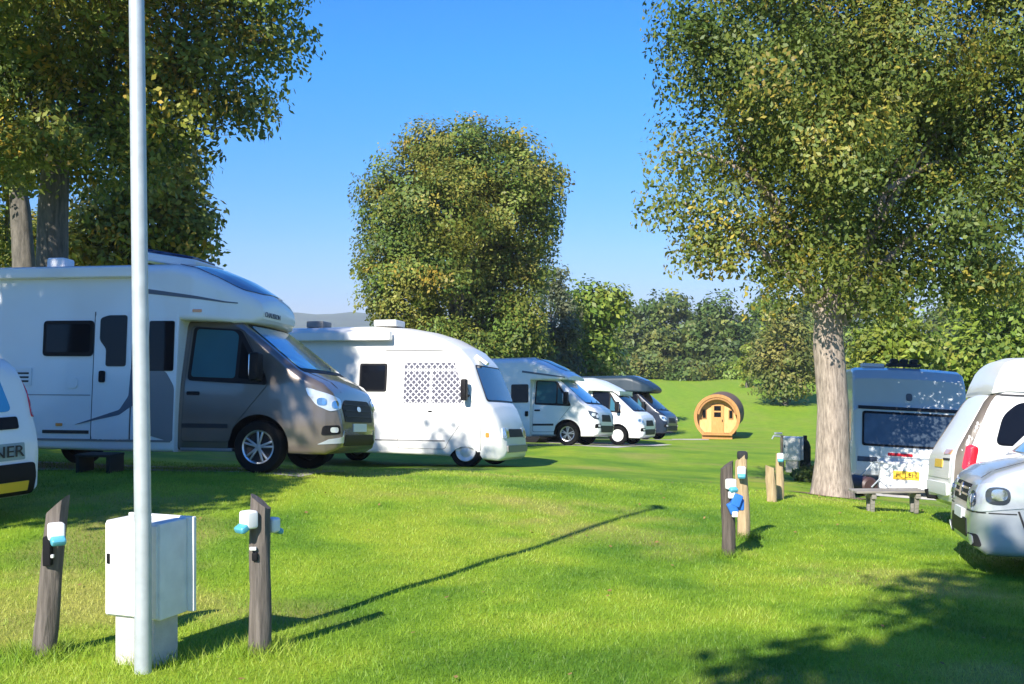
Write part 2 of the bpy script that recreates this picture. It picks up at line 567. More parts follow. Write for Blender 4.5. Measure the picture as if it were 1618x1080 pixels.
def wheel(parent, x, y, r, style='alloy', width=.2):
    """y < 0: right-hand side"""
    sg = -1 if y < 0 else 1
    bm = bmesh.new()
    h = width / 2
    ri = r * .64
    add_lathe_y(bm, [(ri, -h), (r * .93, -h), (r * .985, -h * .7), (r, -h * .3), (r, h * .3), (r * .985, h * .7), (r * .93, h), (r * .8, h * 1.04), (ri, h * .95), (ri, -h)], (x, y, r), 40, sg)
    t = from_bm('wheel', bm, 'rubber', parent)
    bm = bmesh.new()
    if style == 'alloy':
        add_lathe_y(bm, [(ri * 1.0, h * .9), (ri * .99, h * .97), (ri * .9, h * .9), (ri * .88, h * .3)], (x, y, r), 40, sg)
        for k in range(5):
            for da in (-.17, .17):
                a = 2 * PI * k / 5 + da + .2
                c = Vector((x + math.cos(a) * ri * .52, y + sg * h * .78, r + math.sin(a) * ri * .52))
                add_box(bm, c, (ri * .82, .03, ri * .13), Matrix.Rotation(-a, 3, 'Y'), .006)
        add_lathe_y(bm, [(ri * .2, h * .7), (ri * .2, h * .92), (0, h * .95)], (x, y, r), 20, sg)
        from_bm('rim', bm, 'alloy', t)
        bm = bmesh.new()
        add_lathe_y(bm, [(ri * .95, h * .25), (0, h * .25)], (x, y, r), 32, sg)
        from_bm('brake_disc', bm, 'dark_trim', t)
    else:
        add_lathe_y(bm, [(ri, h * .9), (ri * .95, h * 1.05), (ri * .8, h * .95), (ri * .62, h * .75), (ri * .45, h * .95), (ri * .3, h * 1.15), (0, h * 1.2)], (x, y, r), 36, sg)
        from_bm('rim', bm, 'white_cap' if style == 'cap' else 'dark_trim', t)
    return t


def mirror_part(parent, x, y, z, m='black_plastic', s=(.12, .22, .34), arm=.2):
    sg = -1 if y < 0 else 1
    bm = bmesh.new()
    add_box(bm, (x, y + sg * (arm + s[1] / 2), z), s, None, .04)
    add_tube(bm, [(x + .03, y - sg * .05, z - s[2] * .3), (x, y + sg * (arm + .05), z - s[2] * .2)], .03, 8)
    o = from_bm('mirror', bm, m, parent)
    return o


# ------------------------------------------------------------------ ground
def coords(lo, hi, a, b, step, growth=1.17):
    mid = list(np.arange(a, b + 1e-6, step))
    s, x = step, a
    left = []
    while x > lo:
        s *= growth; x -= s; left.append(x)
    s, x = step, b
    right = []
    while x < hi:
        s *= growth; x += s; right.append(x)
    return np.array(left[::-1] + mid + right)


gx = coords(-6000, 6000, -18, 18, .3); gy = coords(-200, 9000, 2, 60, .3)
GX, GY = np.meshgrid(gx, gy)
GZ = ground(GX.ravel(), GY.ravel())
gm = bpy.data.meshes.new('ground')
nx, ny = len(gx), len(gy)
vv = np.column_stack([GX.ravel(), GY.ravel(), GZ])
idx = np.arange(nx * ny).reshape(ny, nx)
ff = np.column_stack([idx[:-1, :-1].ravel(), idx[:-1, 1:].ravel(), idx[1:, 1:].ravel(), idx[1:, :-1].ravel()])


def np_mesh(me, verts, faces, k):
    me.vertices.add(len(verts)); me.vertices.foreach_set('co', np.ascontiguousarray(verts, dtype=np.float32).ravel())
    me.loops.add(len(faces) * k); me.loops.foreach_set('vertex_index', np.ascontiguousarray(faces, dtype=np.int32).ravel())
    me.polygons.add(len(faces)); me.polygons.foreach_set('loop_start', np.arange(0, len(faces) * k, k, dtype=np.int32))
    me.polygons.foreach_set('loop_total', np.full(len(faces), k, dtype=np.int32))
    me.update(calc_edges=True)


np_mesh(gm, vv, ff, 4)
gm.polygons.foreach_set('use_smooth', [True] * len(gm.polygons))
gnd = link('ground', gm, None, ('lawn',)); tag(gnd, kind='structure')


def set_tint(me, t):
    a = me.attributes.new('tint', 'FLOAT_COLOR', 'POINT')
    a.data.foreach_set('color', np.ascontiguousarray(t, dtype=np.float32).ravel())


_pa, _pd = patches(vv[:, 0], vv[:, 1])
set_tint(gm, np.column_stack([_pa, _pd, 0 * _pa, 0 * _pa + 1]))


def drape(name, poly, m, lift=.006, kind='structure', cell=.5):
    """a sheet that follows the ground"""
    bm = bmesh.new()
    bm.faces.new([bm.verts.new((p[0], p[1], 0)) for p in poly])
    for i in (0, 1):
        lo = min(p[i] for p in poly); hi = max(p[i] for p in poly)
        t = math.floor(lo / cell) * cell
        while t < hi:
            no = Vector((1, 0, 0)) if i == 0 else Vector((0, 1, 0))
            bmesh.ops.bisect_plane(bm, geom=bm.verts[:] + bm.edges[:] + bm.faces[:], plane_co=no * t, plane_no=no); t += cell
    for v in bm.verts: v.co.z = gz(v.co.x, v.co.y) + lift
    return tag(from_bm(name, bm, m), kind=kind)


# blades of the mown lawn near the camera, thinning out with distance
def blades(n, dmin, dmax, h, w, name=None):
    d = dmin * (dmax / dmin) ** rng.random(n)
    x = (rng.random(n) * 2 - 1) * d * .5
    y = d
    return x, y, np.full(n, h) * rng.uniform(.6, 1.3, n), np.full(n, w) * (d / 8) ** .6


sets = [blades(190000, 5.2, 19, .032, .0055)]
post_spots = [(-2.9, 6.8), (-2.17, 6.6), (-1.57, 6.8), (2.23, 11.4), (2.64, 12.6), (5.69, 19.5)]
for (a, b) in post_spots:
    k = 900
    r_ = np.abs(rng.normal(0, .16, k)); t_ = rng.random(k) * 2 * PI
    sets.append((a + r_ * np.cos(t_), b + r_ * np.sin(t_), rng.uniform(.05, .11, k), np.full(k, .006)))
bx_, by_, bh_, bw_ = (np.concatenate(c) for c in zip(*sets))
bz_ = ground(bx_, by_)
ang = rng.random(len(bx_)) * PI
lean = rng.normal(0, .55, (len(bx_), 2)) * bh_[:, None]
p0 = np.column_stack([bx_ - np.cos(ang) * bw_ / 2, by_ - np.sin(ang) * bw_ / 2, bz_ - .003])
p1 = np.column_stack([bx_ + np.cos(ang) * bw_ / 2, by_ + np.sin(ang) * bw_ / 2, bz_ - .003])
p2 = np.column_stack([bx_ + lean[:, 0], by_ + lean[:, 1], bz_ + bh_])
bv = np.stack([p0, p1, p2], 1).reshape(-1, 3)
me = bpy.data.meshes.new('grass')
np_mesh(me, bv, np.arange(len(bv)).reshape(-1, 3), 3)
_pa, _pd = patches(bx_, by_)
tr = np.clip(.1 + .55 * _pa + .35 * _pd + rng.normal(0, .10, len(bx_)), 0, 1)
tint = np.column_stack([tr, np.clip(.25 + .45 * _pa + rng.normal(0, .13, len(bx_)), 0, 1), np.zeros(len(bx_)), np.ones(len(bx_))])
set_tint(me, np.repeat(tint, 3, 0))
tag(link('grass', me, None, ('blade',)), 'short mown bright green grass of the lawn', 'grass', kind='stuff')


# ------------------------------------------------------------------ trees
def leaf_cloud(blobs, n, size, clump=.32, per=26, yellow=.12, aspect=.55, shell=.25, base_t=.2, droop=0.0):
    """blobs: (x, y, z, rx, ry, rz). leaves grow in clumps spread through each blob, denser towards its outside"""
    B = np.array(blobs, float)
    vol = (B[:, 3] * B[:, 4] + B[:, 4] * B[:, 5] + B[:, 3] * B[:, 5])
    nc = max(1, n // per)
    pick = rng.choice(len(B), nc, p=vol / vol.sum())
    dirs = rng.normal(size=(nc, 3)); dirs /= np.linalg.norm(dirs, axis=1)[:, None]
    rad = rng.random(nc) ** shell
    cc = B[pick, :3] + dirs * B[pick, 3:] * rad[:, None]
    ct = base_t + rng.normal(0, .16, nc)
    ye = rng.random(nc) < yellow
    ct = np.where(ye, rng.uniform(.55, 1.0, nc), ct)
    # colour drifts slowly through the crown
    ct += .20 * np.sin(cc[:, 0] * .9 + B[0, 1]) * np.cos(cc[:, 2] * .8 + cc[:, 1] * .5)
    cv = rng.uniform(.12, .92, nc)
    k = np.repeat(np.arange(nc), per)
    N = len(k)
    cen = cc[k] + np.clip(rng.normal(0, 1, (N, 3)), -1.35, 1.35) * clump * np.array([1, 1, .75])
    cn = dirs + rng.normal(0, .45, (nc, 3)) + np.array([0, 0, .5])
    nrm = cn[k] + rng.normal(0, .32, (N, 3))
    nrm /= np.linalg.norm(nrm, axis=1)[:, None]
    tv = np.cross(nrm, rng.normal(size=(N, 3))); tv /= np.linalg.norm(tv, axis=1)[:, None]
    tv[:, 2] -= droop; tv /= np.linalg.norm(tv, axis=1)[:, None]
    bv_ = np.cross(nrm, tv)
    L = size * rng.uniform(.6, 1.35, N)[:, None]
    q = np.stack([cen - tv * L * .5, cen + bv_ * L * aspect * .5 + tv * L * .05, cen + tv * L * .5, cen - bv_ * L * aspect * .5 + tv * L * .05], 1).reshape(-1, 3)
    t = np.column_stack([np.clip(ct[k] + rng.normal(0, .1, N), 0, 1), np.clip(cv[k] + rng.normal(0, .08, N), 0, 1), np.zeros(N), np.ones(N)])
    return q, np.repeat(t, 4, 0)


def crown_obj(parent, blobs, n, size, m, name='crown', **k):
    q, t = leaf_cloud(blobs, n, size, **k)
    me = bpy.data.meshes.new(name)
    np_mesh(me, q, np.arange(len(q)).reshape(-1, 4), 4)
    set_tint(me, t)
    return link(name, me, parent, (m,))


def limb(bm, a, b, r0, r1, n=9, sag=.3, seg=6):
    a, b = Vector(a), Vector(b)
    side = Vector((random.uniform(-1, 1), random.uniform(-1, 1), 0)) * (b - a).length * .08
    pts, rs = [], []
    for i in range(seg + 1):
        t = i / seg
        p = a.lerp(b, t) + side * math.sin(PI * t) + Vector((0, 0, sag * math.sin(PI * t)))
        pts.append(p); rs.append(r0 + (r1 - r0) * t)
    add_tube(bm, pts, rs, n, True, .06)


def trunk_obj(parent, path, rads, limbs, m='bark', n=22):
    bm = bmesh.new()
    P = [Vector(p) for p in path]
    L = [0.0]
    for a, b in zip(P, P[1:]): L.append(L[-1] + (b - a).length)
    N = max(8, int(L[-1] / .22)); ph = random.uniform(0, 6)
    rings = []
    for i in range(N + 1):
        d = L[-1] * i / N
        c = Vector([float(np.interp(d, L, [p[k] for p in P])) for k in range(3)])
        r = float(np.interp(d, L, rads))
        fl = math.exp(-d / .35)
        rings.append([bm.verts.new(c + Vector((math.cos(a), math.sin(a), 0)) * r * (1 + (.05 + .10 * fl) * math.sin(4 * a + ph + d * .25) + .03 * math.sin(9 * a + d * 1.1 + ph) + random.uniform(-.012, .012)))
                      for a in [2 * PI * k / n for k in range(n)]])
    for a, b in zip(rings, rings[1:]):
        for k in range(n): bm.faces.new((a[k], a[(k + 1) % n], b[(k + 1) % n], b[k]))
    bm.faces.new(rings[0][::-1]); bm.faces.new(rings[-1])
    for l in limbs: limb(bm, *l)
    return from_bm('trunk', bm, m, parent, True, 60)


def tree(name, label, X, Y, zbase, path, rads, limbs, blobs, n, size, leafm, barkm='bark', cat='tree', group=None, **k):
    """all lists are relative to the foot of the tree"""
    t = tag(empty(name, (X, Y, zbase)), label, cat, group)
    trunk_obj(t, path, rads, limbs, barkm)
    crown_obj(t, blobs, n, size, leafm, **k)
    return t


def blob_px(lst, D, X, Y, Z):
    """measured outlines: (px, py, radius in px, depth offset in m) at distance D, relative to the foot"""
    out = []
    for px, py, r, dy in lst:
        p = W(px, py, D + dy); rr = r / F * (D + dy)
        out.append((p.x - X, p.y - Y, p.z - Z, rr, rr * 1.0, rr * .9))
    return out


def auto_limbs(start, blobs, r0, k=7):
    out = []
    for b in blobs[:k]:
        s = Vector(start) + Vector((0, 0, random.uniform(-.2, .25)))
        out.append((s, (b[0], b[1], b[2] + b[5] * .2), r0, .03))
    return out


# the big ash tree on the right
X, Y = W(1315, 784, 19.5)[:2]; Z = gz(X, Y)
bl = blob_px([(1130, 110, 85, 0), (1080, 250, 60, .3), (1060, 330, 45, 0), (1150, 340, 70, -.4), (1230, 380, 60, .2), (1240, 120, 120, -.8), (1200, 240, 90, .4),
              (1330, 80, 130, .6), (1320, 230, 110, -1.2), (1300, 350, 95, -.3), (1440, 100, 120, -.6), (1440, 260, 95, .9), (1420, 400, 70, .3), (1500, 350, 85, -.6), (1590, 330, 75, -.2),
              (1540, 130, 100, .5), (1620, 60, 120, 0), (1640, 240, 80, .6), (1420, -60, 150, 0), (1230, -60, 120, .3), (1580, -80, 120, 0), (1110, 30, 70, 0), (1330, -200, 150, 0), (1480, -220, 120, .5), (1720, 120, 110, 0), (1400, 470, 45, .2), (1520, 440, 45, 0),
              (1090, 400, 28, 0), (1120, 395, 40, -.5), (1250, 440, 40, 0), (1225, 455, 34, -.7), (1300, 435, 46, -1.0), (1385, 465, 46, -.7), (1340, 440, 45, -1.2), (1450, 430, 55, -.6), (1560, 410, 60, -.5), (1490, 200, 90, .8), (1570, 250, 85, .4), (1290, 160, 170, 1.7), (1450, 190, 170, 1.9), (1340, 330, 100, 1.5), (1600, 440, 50, .5), (1370, 430, 60, .9)], 19.5, X, Y, Z)
hb = Z
p_ = lambda px, py, dy=0: tuple(W(px, py, 19.5 + dy) - Vector((X, Y, Z)))
lims = [(p_(1295, 500), p_(1200, 300, .3), .11, .04), (p_(1310, 495), p_(1290, 200, -.6), .12, .04), (p_(1325, 500), p_(1420, 250, .5), .11, .04), (p_(1300, 490), p_(1130, 130, .2), .12, .03),
        (p_(1330, 490), p_(1520, 330, -.3), .12, .03), (p_(1320, 480), p_(1340, -60, .3), .11, .03), (p_(1300, 480), p_(1080, 320, 0), .09, .02), (p_(1330, 470), p_(1560, 120, .2), .11, .03),
        (p_(1335, 512), p_(1358, 500, -.3), .1, .075), (p_(1240, 330), p_(1060, 240, .2), .05, .02), (p_(1400, 300), p_(1640, 240, .6), .06, .02)]
tree('ash_tree', 'big leafy tree with bare pale trunk standing beside the caravan', X, Y, Z, [(0, 0, -.25), (.0, 0, .1), (.0, 0, .6), (.01, 0, 1.6), p_(1308, 540), p_(1310, 470)], [.42, .35, .29, .255, .255, .20], lims, [(b[0], b[1], b[2], b[3] * .93, b[4] * .93, b[5] * .93) for b in bl], 175000, .098,
     'leaf_olive', clump=.29, per=70, yellow=.12, shell=.24, base_t=.24, droop=.5)

# pollarded round tree in the middle of the row
X, Y = W(720, 600, 47)[:2]; Z = gz(X, Y)
bl = blob_px([(655, 290, 68, 0), (735, 262, 70, -.8), (815, 275, 62, -.5), (630, 350, 64, 0), (715, 335, 78, -1.8), (795, 325, 62, -1.0), (850, 285, 42, 0), (630, 430, 62, 0), (690, 430, 64, -1.4), (765, 415, 60, .9), (815, 390, 44, 1.0), (800, 490, 48, .8),
              (640, 490, 52, -.4), (690, 525, 52, -1.0), (765, 475, 62, .9), (812, 440, 40, 1.0), (625, 400, 58, .5), (740, 555, 52, -.6), (820, 535, 42, 0), (750, 220, 36, 0), (680, 232, 42, 0), (615, 315, 48, 0), (810, 232, 36, 0), (730, 330, 95, 1.8), (690, 400, 80, 1.5), (790, 540, 50, .6),
              (600, 470, 34, 0), (850, 330, 34, .3), (848, 375, 34, .6), (838, 425, 38, .6), (835, 480, 40, .5)], 47, X, Y, Z)
tree('round_tree', 'tall round topped tree turning yellow behind the white campers', X, Y, Z, [(0, 0, -.2), (.1, 0, 2.2), (.1, 0, 4.6)], [.5, .36, .26], auto_limbs((.1, 0, 3.6), bl, .16, 12), bl, 140000, .165,
     'leaf_autumn', 'bark_dark', clump=.36, per=66, yellow=.05, shell=.25, base_t=.2)

# chestnut trees on the left
X, Y = W(82, 600, 21.5)[:2]; Z = gz(X, Y)
bl = blob_px([(330, 60, 95, 0), (425, 60, 55, .3), (380, 150, 55, 0), (270, 150, 85, -.8), (210, 60, 110, -.5), (90, 70, 110, 0), (-20, 100, 110, 0), (120, 180, 85, 0), (10, 220, 75, 0), (220, 230, 70, .3), (310, 200, 55, 0), (60, 240, 70, .8), (130, 280, 45, .8),
              (300, -80, 130, 0), (130, -90, 140, .3), (-60, -70, 130, 0), (410, -40, 80, 0), (240, -230, 130, 0), (60, -240, 130, 0), (150, 130, 100, 2), (400, 185, 28, 0), (430, -200, 115, -.5), (360, -290, 110, 0), (480, -290, 90, 0), (520, -180, 70, 0), (82, 225, 45, -1.3), (35, 250, 45, -1), (130, 215, 45, -1.2), (-260, 140, 120, -3.5), (-210, 60, 90, -3.5), (40, -60, 120, -2.6), (180, -90, 120, -2.4), (-80, -60, 120, -3)], 21.5, X, Y, Z)
q_ = lambda px, py, dy=0: tuple(W(px, py, 21.5 + dy) - Vector((X, Y, Z)))
tree('chestnut_tree', 'large dark chestnut with orange leaf tips and thick grey trunk behind the bronze cab motorhome', X, Y, Z, [(0, 0, -.2), q_(82, 420), q_(84, 320), q_(90, 210)], [.40, .285, .27, .22],
     [(q_(86, 260), b[:3], .12, .03) for b in bl[:8]], bl, 100000, .135, 'leaf_chestnut', 'bark_dark', clump=.27, per=52, yellow=.12, shell=.3, base_t=.22, droop=.4)
X, Y = W(30, 600, 26.5)[:2]; Z = gz(X, Y)
bl = blob_px([(-30, 250, 80, 0), (20, 200, 80, .5), (-90, 160, 100, 0), (-60, 320, 60, .5), (-120, 60, 120, 0), (10, 380, 34, 1.5), (-140, 250, 90, 0), (0, 40, 110, 1)], 26.5, X, Y, Z)
q2 = lambda px, py, dy=0: tuple(W(px, py, 26.5 + dy) - Vector((X, Y, Z)))
tree('chestnut_tree', 'slimmer chestnut with pale leaning trunk at the left edge', X, Y, Z, [(.15, 0, -.2), q2(38, 420), q2(32, 330), q2(20, 240)], [.36, .27, .24, .16],
     [(q2(25, 290), b[:3], .12, .03) for b in bl[:6]], bl, 34000, .14, 'leaf_chestnut', 'bark_dark', clump=.3, per=20, yellow=.06, base_t=.2, droop=.4)
X, Y = W(235, 600, 33)[:2]; Z = gz(X, Y)
bl = blob_px([(260, 290, 62, 0), (290, 350, 48, 0), (230, 360, 60, 0), (170, 330, 60, 0), (130, 390, 50, 0), (70, 380, 50, .5), (10, 380, 50, 0), (180, 410, 50, 0), (300, 390, 38, 0), (240, 240, 60, 0), (285, 265, 40, 0), (250, 430, 50, 0)], 33, X, Y, Z)
tree('bushy_tree', 'lower bushy dark tree seen under the large chestnut', X, Y, Z, [(0, 0, -.2), (.05, 0, 1.6), (.1, 0, 3.2)], [.3, .24, .15], auto_limbs((.05, 0, 2), bl, .1, 9), bl, 22000, .22,
     'leaf_chestnut', 'bark_dark', clump=.3, per=20, yellow=.10, base_t=.3)


# trees outside the picture, to the left of and behind the camera: they shade the first motorhome and the near lawn
def shade_tree(label, X, Y, r, zc, rz, n, size=.24):
    Z = gz(X, Y)
    bl = []
    for k in range(16):
        a = random.uniform(0, 2 * PI); q = r * math.sqrt(random.random()) * .72
        bl.append((q * math.cos(a), q * math.sin(a), zc + random.uniform(-.6, .6) * rz, r * .38, r * .38, rz * .36))
    return tree('lime_tree', label, X, Y, Z, [(0, 0, -.2), (0, 0, 2), (.1, 0, zc)], [.36, .27, .1], auto_limbs((0, 0, 3), bl, .1, 9), bl, n, size, 'leaf_olive', 'bark_dark', group='trees beside the camera', clump=.3, per=18)


SH = Vector((.44, .898))            # horizontal run of the shadows
PH = Vector((.898, -.44))


def ap(al, pe):
    v = SH * al + PH * pe
    return v.x, v.y


shade_tree('leafy tree left of the lawn that shades the bronze cab motorhome', *ap(2.2, -11.1), 2.9, 8.0, 3.5, 42000)
shade_tree('tall leafy tree left of the lawn nearest the row of campers', *ap(2.6, -14.6), 2.2, 11.0, 3.0, 26000)
shade_tree('leafy tree left of the lawn further from the row of campers', *ap(-2.6, -12.1), 2.8, 8.0, 2.8, 32000)
shade_tree('leafy tree furthest left of the lawn', *ap(0.2, -18), 3.2, 8.0, 2.8, 22000)
shade_tree('leafy tree behind the camera that shades the right of the lawn', *ap(-3.0, .42), 2.3, 8.0, 2.5, 11000)


# bushes, hedge and wood round the field
def bush(name, label, px, pyt, pyb, wpx, D, m, n, size, group=None, X=None, lobes=9, cat='bush', trunk=True, yellow=.1, base_t=.3):
    Xc = (px - CX) / F * D
    Z = gz(Xc, D)
    H = EZ - (pyt - HY) / F * D - Z
    w = wpx / F * D / 2
    z0 = .05 * H if cat != 'tree' else .12 * H
    bl = []
    for k in range(lobes):
        a = 2 * PI * k / lobes + random.uniform(-.4, .4); f = random.random()
        zz = z0 + (H - z0) * (.16 + .66 * f)
        q = w * (.62 - .38 * max(0, f - .35)) * random.uniform(.6, 1.05)
        r = w * random.uniform(.3, .46)
        bl.append((q * math.cos(a), q * math.sin(a) * .8, zz, r, r, min(r, H * .28)))
    bl.append((0, 0, H * .82, w * .42, w * .42, H * .17)); bl.append((0, 0, H * .45, w * .7, w * .7, H * .3)); bl.append((0, 0, H * .2, w * .8, w * .8, H * .17))
    t = tag(empty(name, (Xc, D, Z)), label, cat, group)
    bm = bmesh.new(); add_tube(bm, [(0, 0, -.2), (.05, 0, H * .3), (0, .05, H * .6)], [.035 * H, .028 * H, .012 * H], 8)
    for b in bl[:6]: limb(bm, (0, 0, H * .25), b[:3], .014 * H, .004 * H, 6)
    from_bm('trunk', bm, 'bark_dark', t)
    crown_obj(t, bl, n, size, m, clump=w * .12, per=16, yellow=yellow, base_t=base_t, shell=.3)
    return t


bush('field_bush', 'bright green spreading bush beside the round tree', 930, 440, 590, 170, 62, 'leaf_bright', 9000, .34)
bush('slender_tree', 'loose grey green tree rising right of the round tree', 875, 392, 590, 118, 58, 'leaf_grey', 7000, .22, cat='tree', base_t=.4, yellow=.02)
bush('field_bush', 'dark olive bush under the round tree by the third camper', 845, 470, 600, 110, 56, 'leaf_autumn', 5000, .3)
bush('hedge_bush', 'tall bright green bush right of the big tree trunk', 1560, 425, 600, 260, 46, 'leaf_bright', 12000, .28)
bush('hedge_bush', 'yellow green bush behind the caravan roof', 1410, 462, 600, 170, 44, 'leaf_bright', 8000, .27, yellow=.3, base_t=.5)
bush('hedge_bush', 'bright green bush at the right edge behind the white van', 1700, 400, 600, 260, 48, 'leaf_bright', 8000, .3)
bush('brown_tree', 'brownish leaved tree just left of the big trunk', 1240, 470, 600, 130, 80, 'leaf_hedge', 9000, .32, cat='tree', yellow=.3, base_t=.5)
bush('field_tree', 'yellow green slim tree on the field edge', 1180, 535, 605, 34, 96, 'leaf_bright', 1800, .36, cat='tree', yellow=.4, base_t=.6)
WG = 'trees of the wood behind the field'
for i, (px, pt, wp, D, mm, lab) in enumerate([
        (1060, 452, 130, 128, 'leaf_wood', 'broad dark green tree, highest of the wood over the field'),
        (1140, 456, 120, 124, 'leaf_wood', 'dark rounded tree in the middle of the wood'),
        (1000, 470, 110, 130, 'leaf_wood', 'green tree of the wood right of the bright bush'),
        (1215, 450, 110, 132, 'leaf_bright', 'lighter green tree at the top of the wood'),
        (1290, 445, 140, 126, 'leaf_wood', 'dark green tree of the wood behind the big trunk'),
        (1100, 500, 70, 118, 'leaf_wood', 'low dark tree at the front of the wood'),
        (1150, 512, 70, 116, 'leaf_wood', 'small dark green tree left of the slim yellow tree'),
        (1040, 520, 80, 117, 'leaf_hedge', 'olive brown bush at the foot of the wood'),
        (1380, 452, 140, 122, 'leaf_wood', 'dark green tree of the wood right of the big trunk'),
        (1500, 440, 150, 120, 'leaf_wood', 'dark tree of the wood above the caravan'),
        (1620, 440, 160, 120, 'leaf_wood', 'dark tree of the wood at the right edge'),
        (920, 480, 120, 128, 'leaf_wood', 'green tree of the wood hidden behind the bright bush'),
        (830, 500, 110, 128, 'leaf_wood', 'green tree of the wood behind the round tree')]):
    bush('woodland_tree', lab, px, pt, 600, wp, D, mm, 5200, .55, WG, cat='tree', lobes=11)
HG = 'hedge bushes along the top of the field'
for i, (px, pt, wp, mm, lab) in enumerate([
        (870, 560, 120, 'leaf_hedge', 'brown green hedge bush above the third camper'), (945, 562, 110, 'leaf_hedge', 'brown hedge bush under the bright bush'),
        (1020, 556, 100, 'leaf_hedge', 'olive hedge bush at the left of the open field'), (1090, 572, 110, 'leaf_hedge', 'low brown hedge bush above the wooden pod'),
        (1160, 570, 100, 'leaf_bright', 'low green hedge bush below the slim yellow tree'), (1225, 566, 90, 'leaf_hedge', 'brown hedge bush left of the big trunk'),
        (1300, 562, 110, 'leaf_hedge', 'hedge bush behind the big trunk'), (1390, 560, 120, 'leaf_bright', 'hedge bush right of the big trunk'),
        (1490, 560, 130, 'leaf_hedge', 'hedge bush above the caravan'), (1600, 560, 140, 'leaf_hedge', 'hedge bush at the right end of the field')]):
    bush('hedge_shrub', lab, px, pt, 604, wp, 108 + (i % 3) * 1.5, mm, 2600, .42, HG, lobes=8, yellow=.2)


# distant hills
def ridge(name, D, x0, x1, prof, m, depth):
    n = 160
    v, f = [], []
    for i in range(n + 1):
        t = i / n; px = x0 + (x1 - x0) * t; x = (px - CX) / F * D
        z = EZ - (prof(px) - HY) / F * D
        zf = -14.5
        v += [(x, D - depth, zf), (x, D - depth * .5, zf + (z - zf) * .62), (x, D, z), (x, D + depth, zf)]
    for i in range(n):
        for k in range(3):
            a = i * 4 + k
            f.append((a, a + 4, a + 5, a + 1))
    me = bpy.data.meshes.new(name); np_mesh(me, np.array(v), np.array(f), 4)
    me.polygons.foreach_set('use_smooth', [True] * len(f))
    return tag(link(name, me, None, (m,)), kind='structure')


mat('hill_green', (.06, .085, .04), .9, 0, 0, .45, .02)
ridge('hills', 1500, -1400, 3200, lambda p: 497 + 5 * math.sin(p / 95.) + 3 * math.sin(p / 37. + 1) + 1.5 * math.sin(p / 13.), 'hill_green', 400)

# fallen leaves under the trees, and the worn earth round the ash trunk
k = 260
lx = np.concatenate([rng.normal(5.2, 2.6, k // 2), rng.uniform(-5, 6, k // 2)]); ly = np.concatenate([rng.normal(17, 3.2, k // 2), 6 + 18 * rng.random(k // 2) ** 1.3])
lz = ground(lx, ly) + .028; la = rng.random(k) * 2 * PI; ls = rng.uniform(.015, .03, k)
tx = np.column_stack([np.cos(la), np.sin(la), rng.normal(0, .25, k)]) * ls[:, None]; ty = np.column_stack([-np.sin(la), np.cos(la), rng.normal(0, .25, k)]) * ls[:, None] * .6
lc = np.column_stack([lx, ly, lz]); me = bpy.data.meshes.new('fallen_leaves')
np_mesh(me, np.stack([lc - tx, lc - ty, lc + tx, lc + ty], 1).reshape(-1, 3), np.arange(4 * k).reshape(-1, 4), 4)
mat('dry_leaf', (.26, .15, .05), .8, 0, 0, .4, 1.5)
tag(link('fallen_leaves', me, None, ('dry_leaf',)), 'dry brown leaves scattered on the lawn', 'leaves', kind='stuff')
mat('earth', (.20, .13, .08), .95, 0, 0, .3, 8, .5, 40)
c_ = W(1315, 784, 19.5)
drape('soil', [(c_.x + (.62 + .12 * math.sin(3 * a) + .07 * math.sin(7 * a + 1)) * math.cos(a), c_.y + (.55 + .1 * math.sin(5 * a)) * math.sin(a)) for a in [2 * PI * i / 40 for i in range(40)]], 'earth', .012)

# ------------------------------------------------------------------ gravel and hardstanding
mat('gravel', (.46, .43, .38), .9, 0, 0, .2, 12, .5, 90)
mat('tarmac', (.30, .29, .28), .9, 0, 0, .15, 8, .4, 90)


def pad(name, o, h, x0, x1, w, m='gravel', lift=.006):
    h = Vector((h[0], h[1])); l = Vector((-h[1], h[0]))
    o = Vector((o[0], o[1]))
    return drape(name, [tuple(o + h * x + l * y) for x, y in ((x0, -w), (x1, -w), (x1, w), (x0, w))], m, lift)


# ------------------------------------------------------------------ vehicles
def place(px, py, D, head, near, w, x_at=0.0):
    """origin so that the point (x_at, near*w) of the vehicle stands at the measured spot"""
    p = W(px, py, D); h = Vector((math.cos(head), math.sin(head), 0)); l = Vector((-h.y, h.x, 0))
    o = p - l * (near * w) - h * x_at
    return o, h, l


def settle(name, o, head, wb, tw=.85):
    """an empty on the ground, pitched to the slope under the wheels"""
    h = Vector((math.cos(head), math.sin(head))); l = Vector((-h.y, h.x))
    zs = {}
    for a, x in (('f', 0), ('r', -wb)):
        for b, y in (('R', -tw), ('L', tw)):
            q = Vector((o.x, o.y)) + h * x + l * y
            zs[a + b] = gz(q.x, q.y)
    zf = (zs['fR'] + zs['fL']) / 2; zr = (zs['rR'] + zs['rL']) / 2
    pitch = math.atan2(zr - zf, wb)
    roll = math.atan2((zs['fL'] + zs['rL'] - zs['fR'] - zs['rR']) / 2, 2 * tw)
    e = empty(name, (o.x, o.y, zf))
    e.rotation_mode = 'XYZ'
    e.rotation_euler = (roll, pitch, head)
    return e


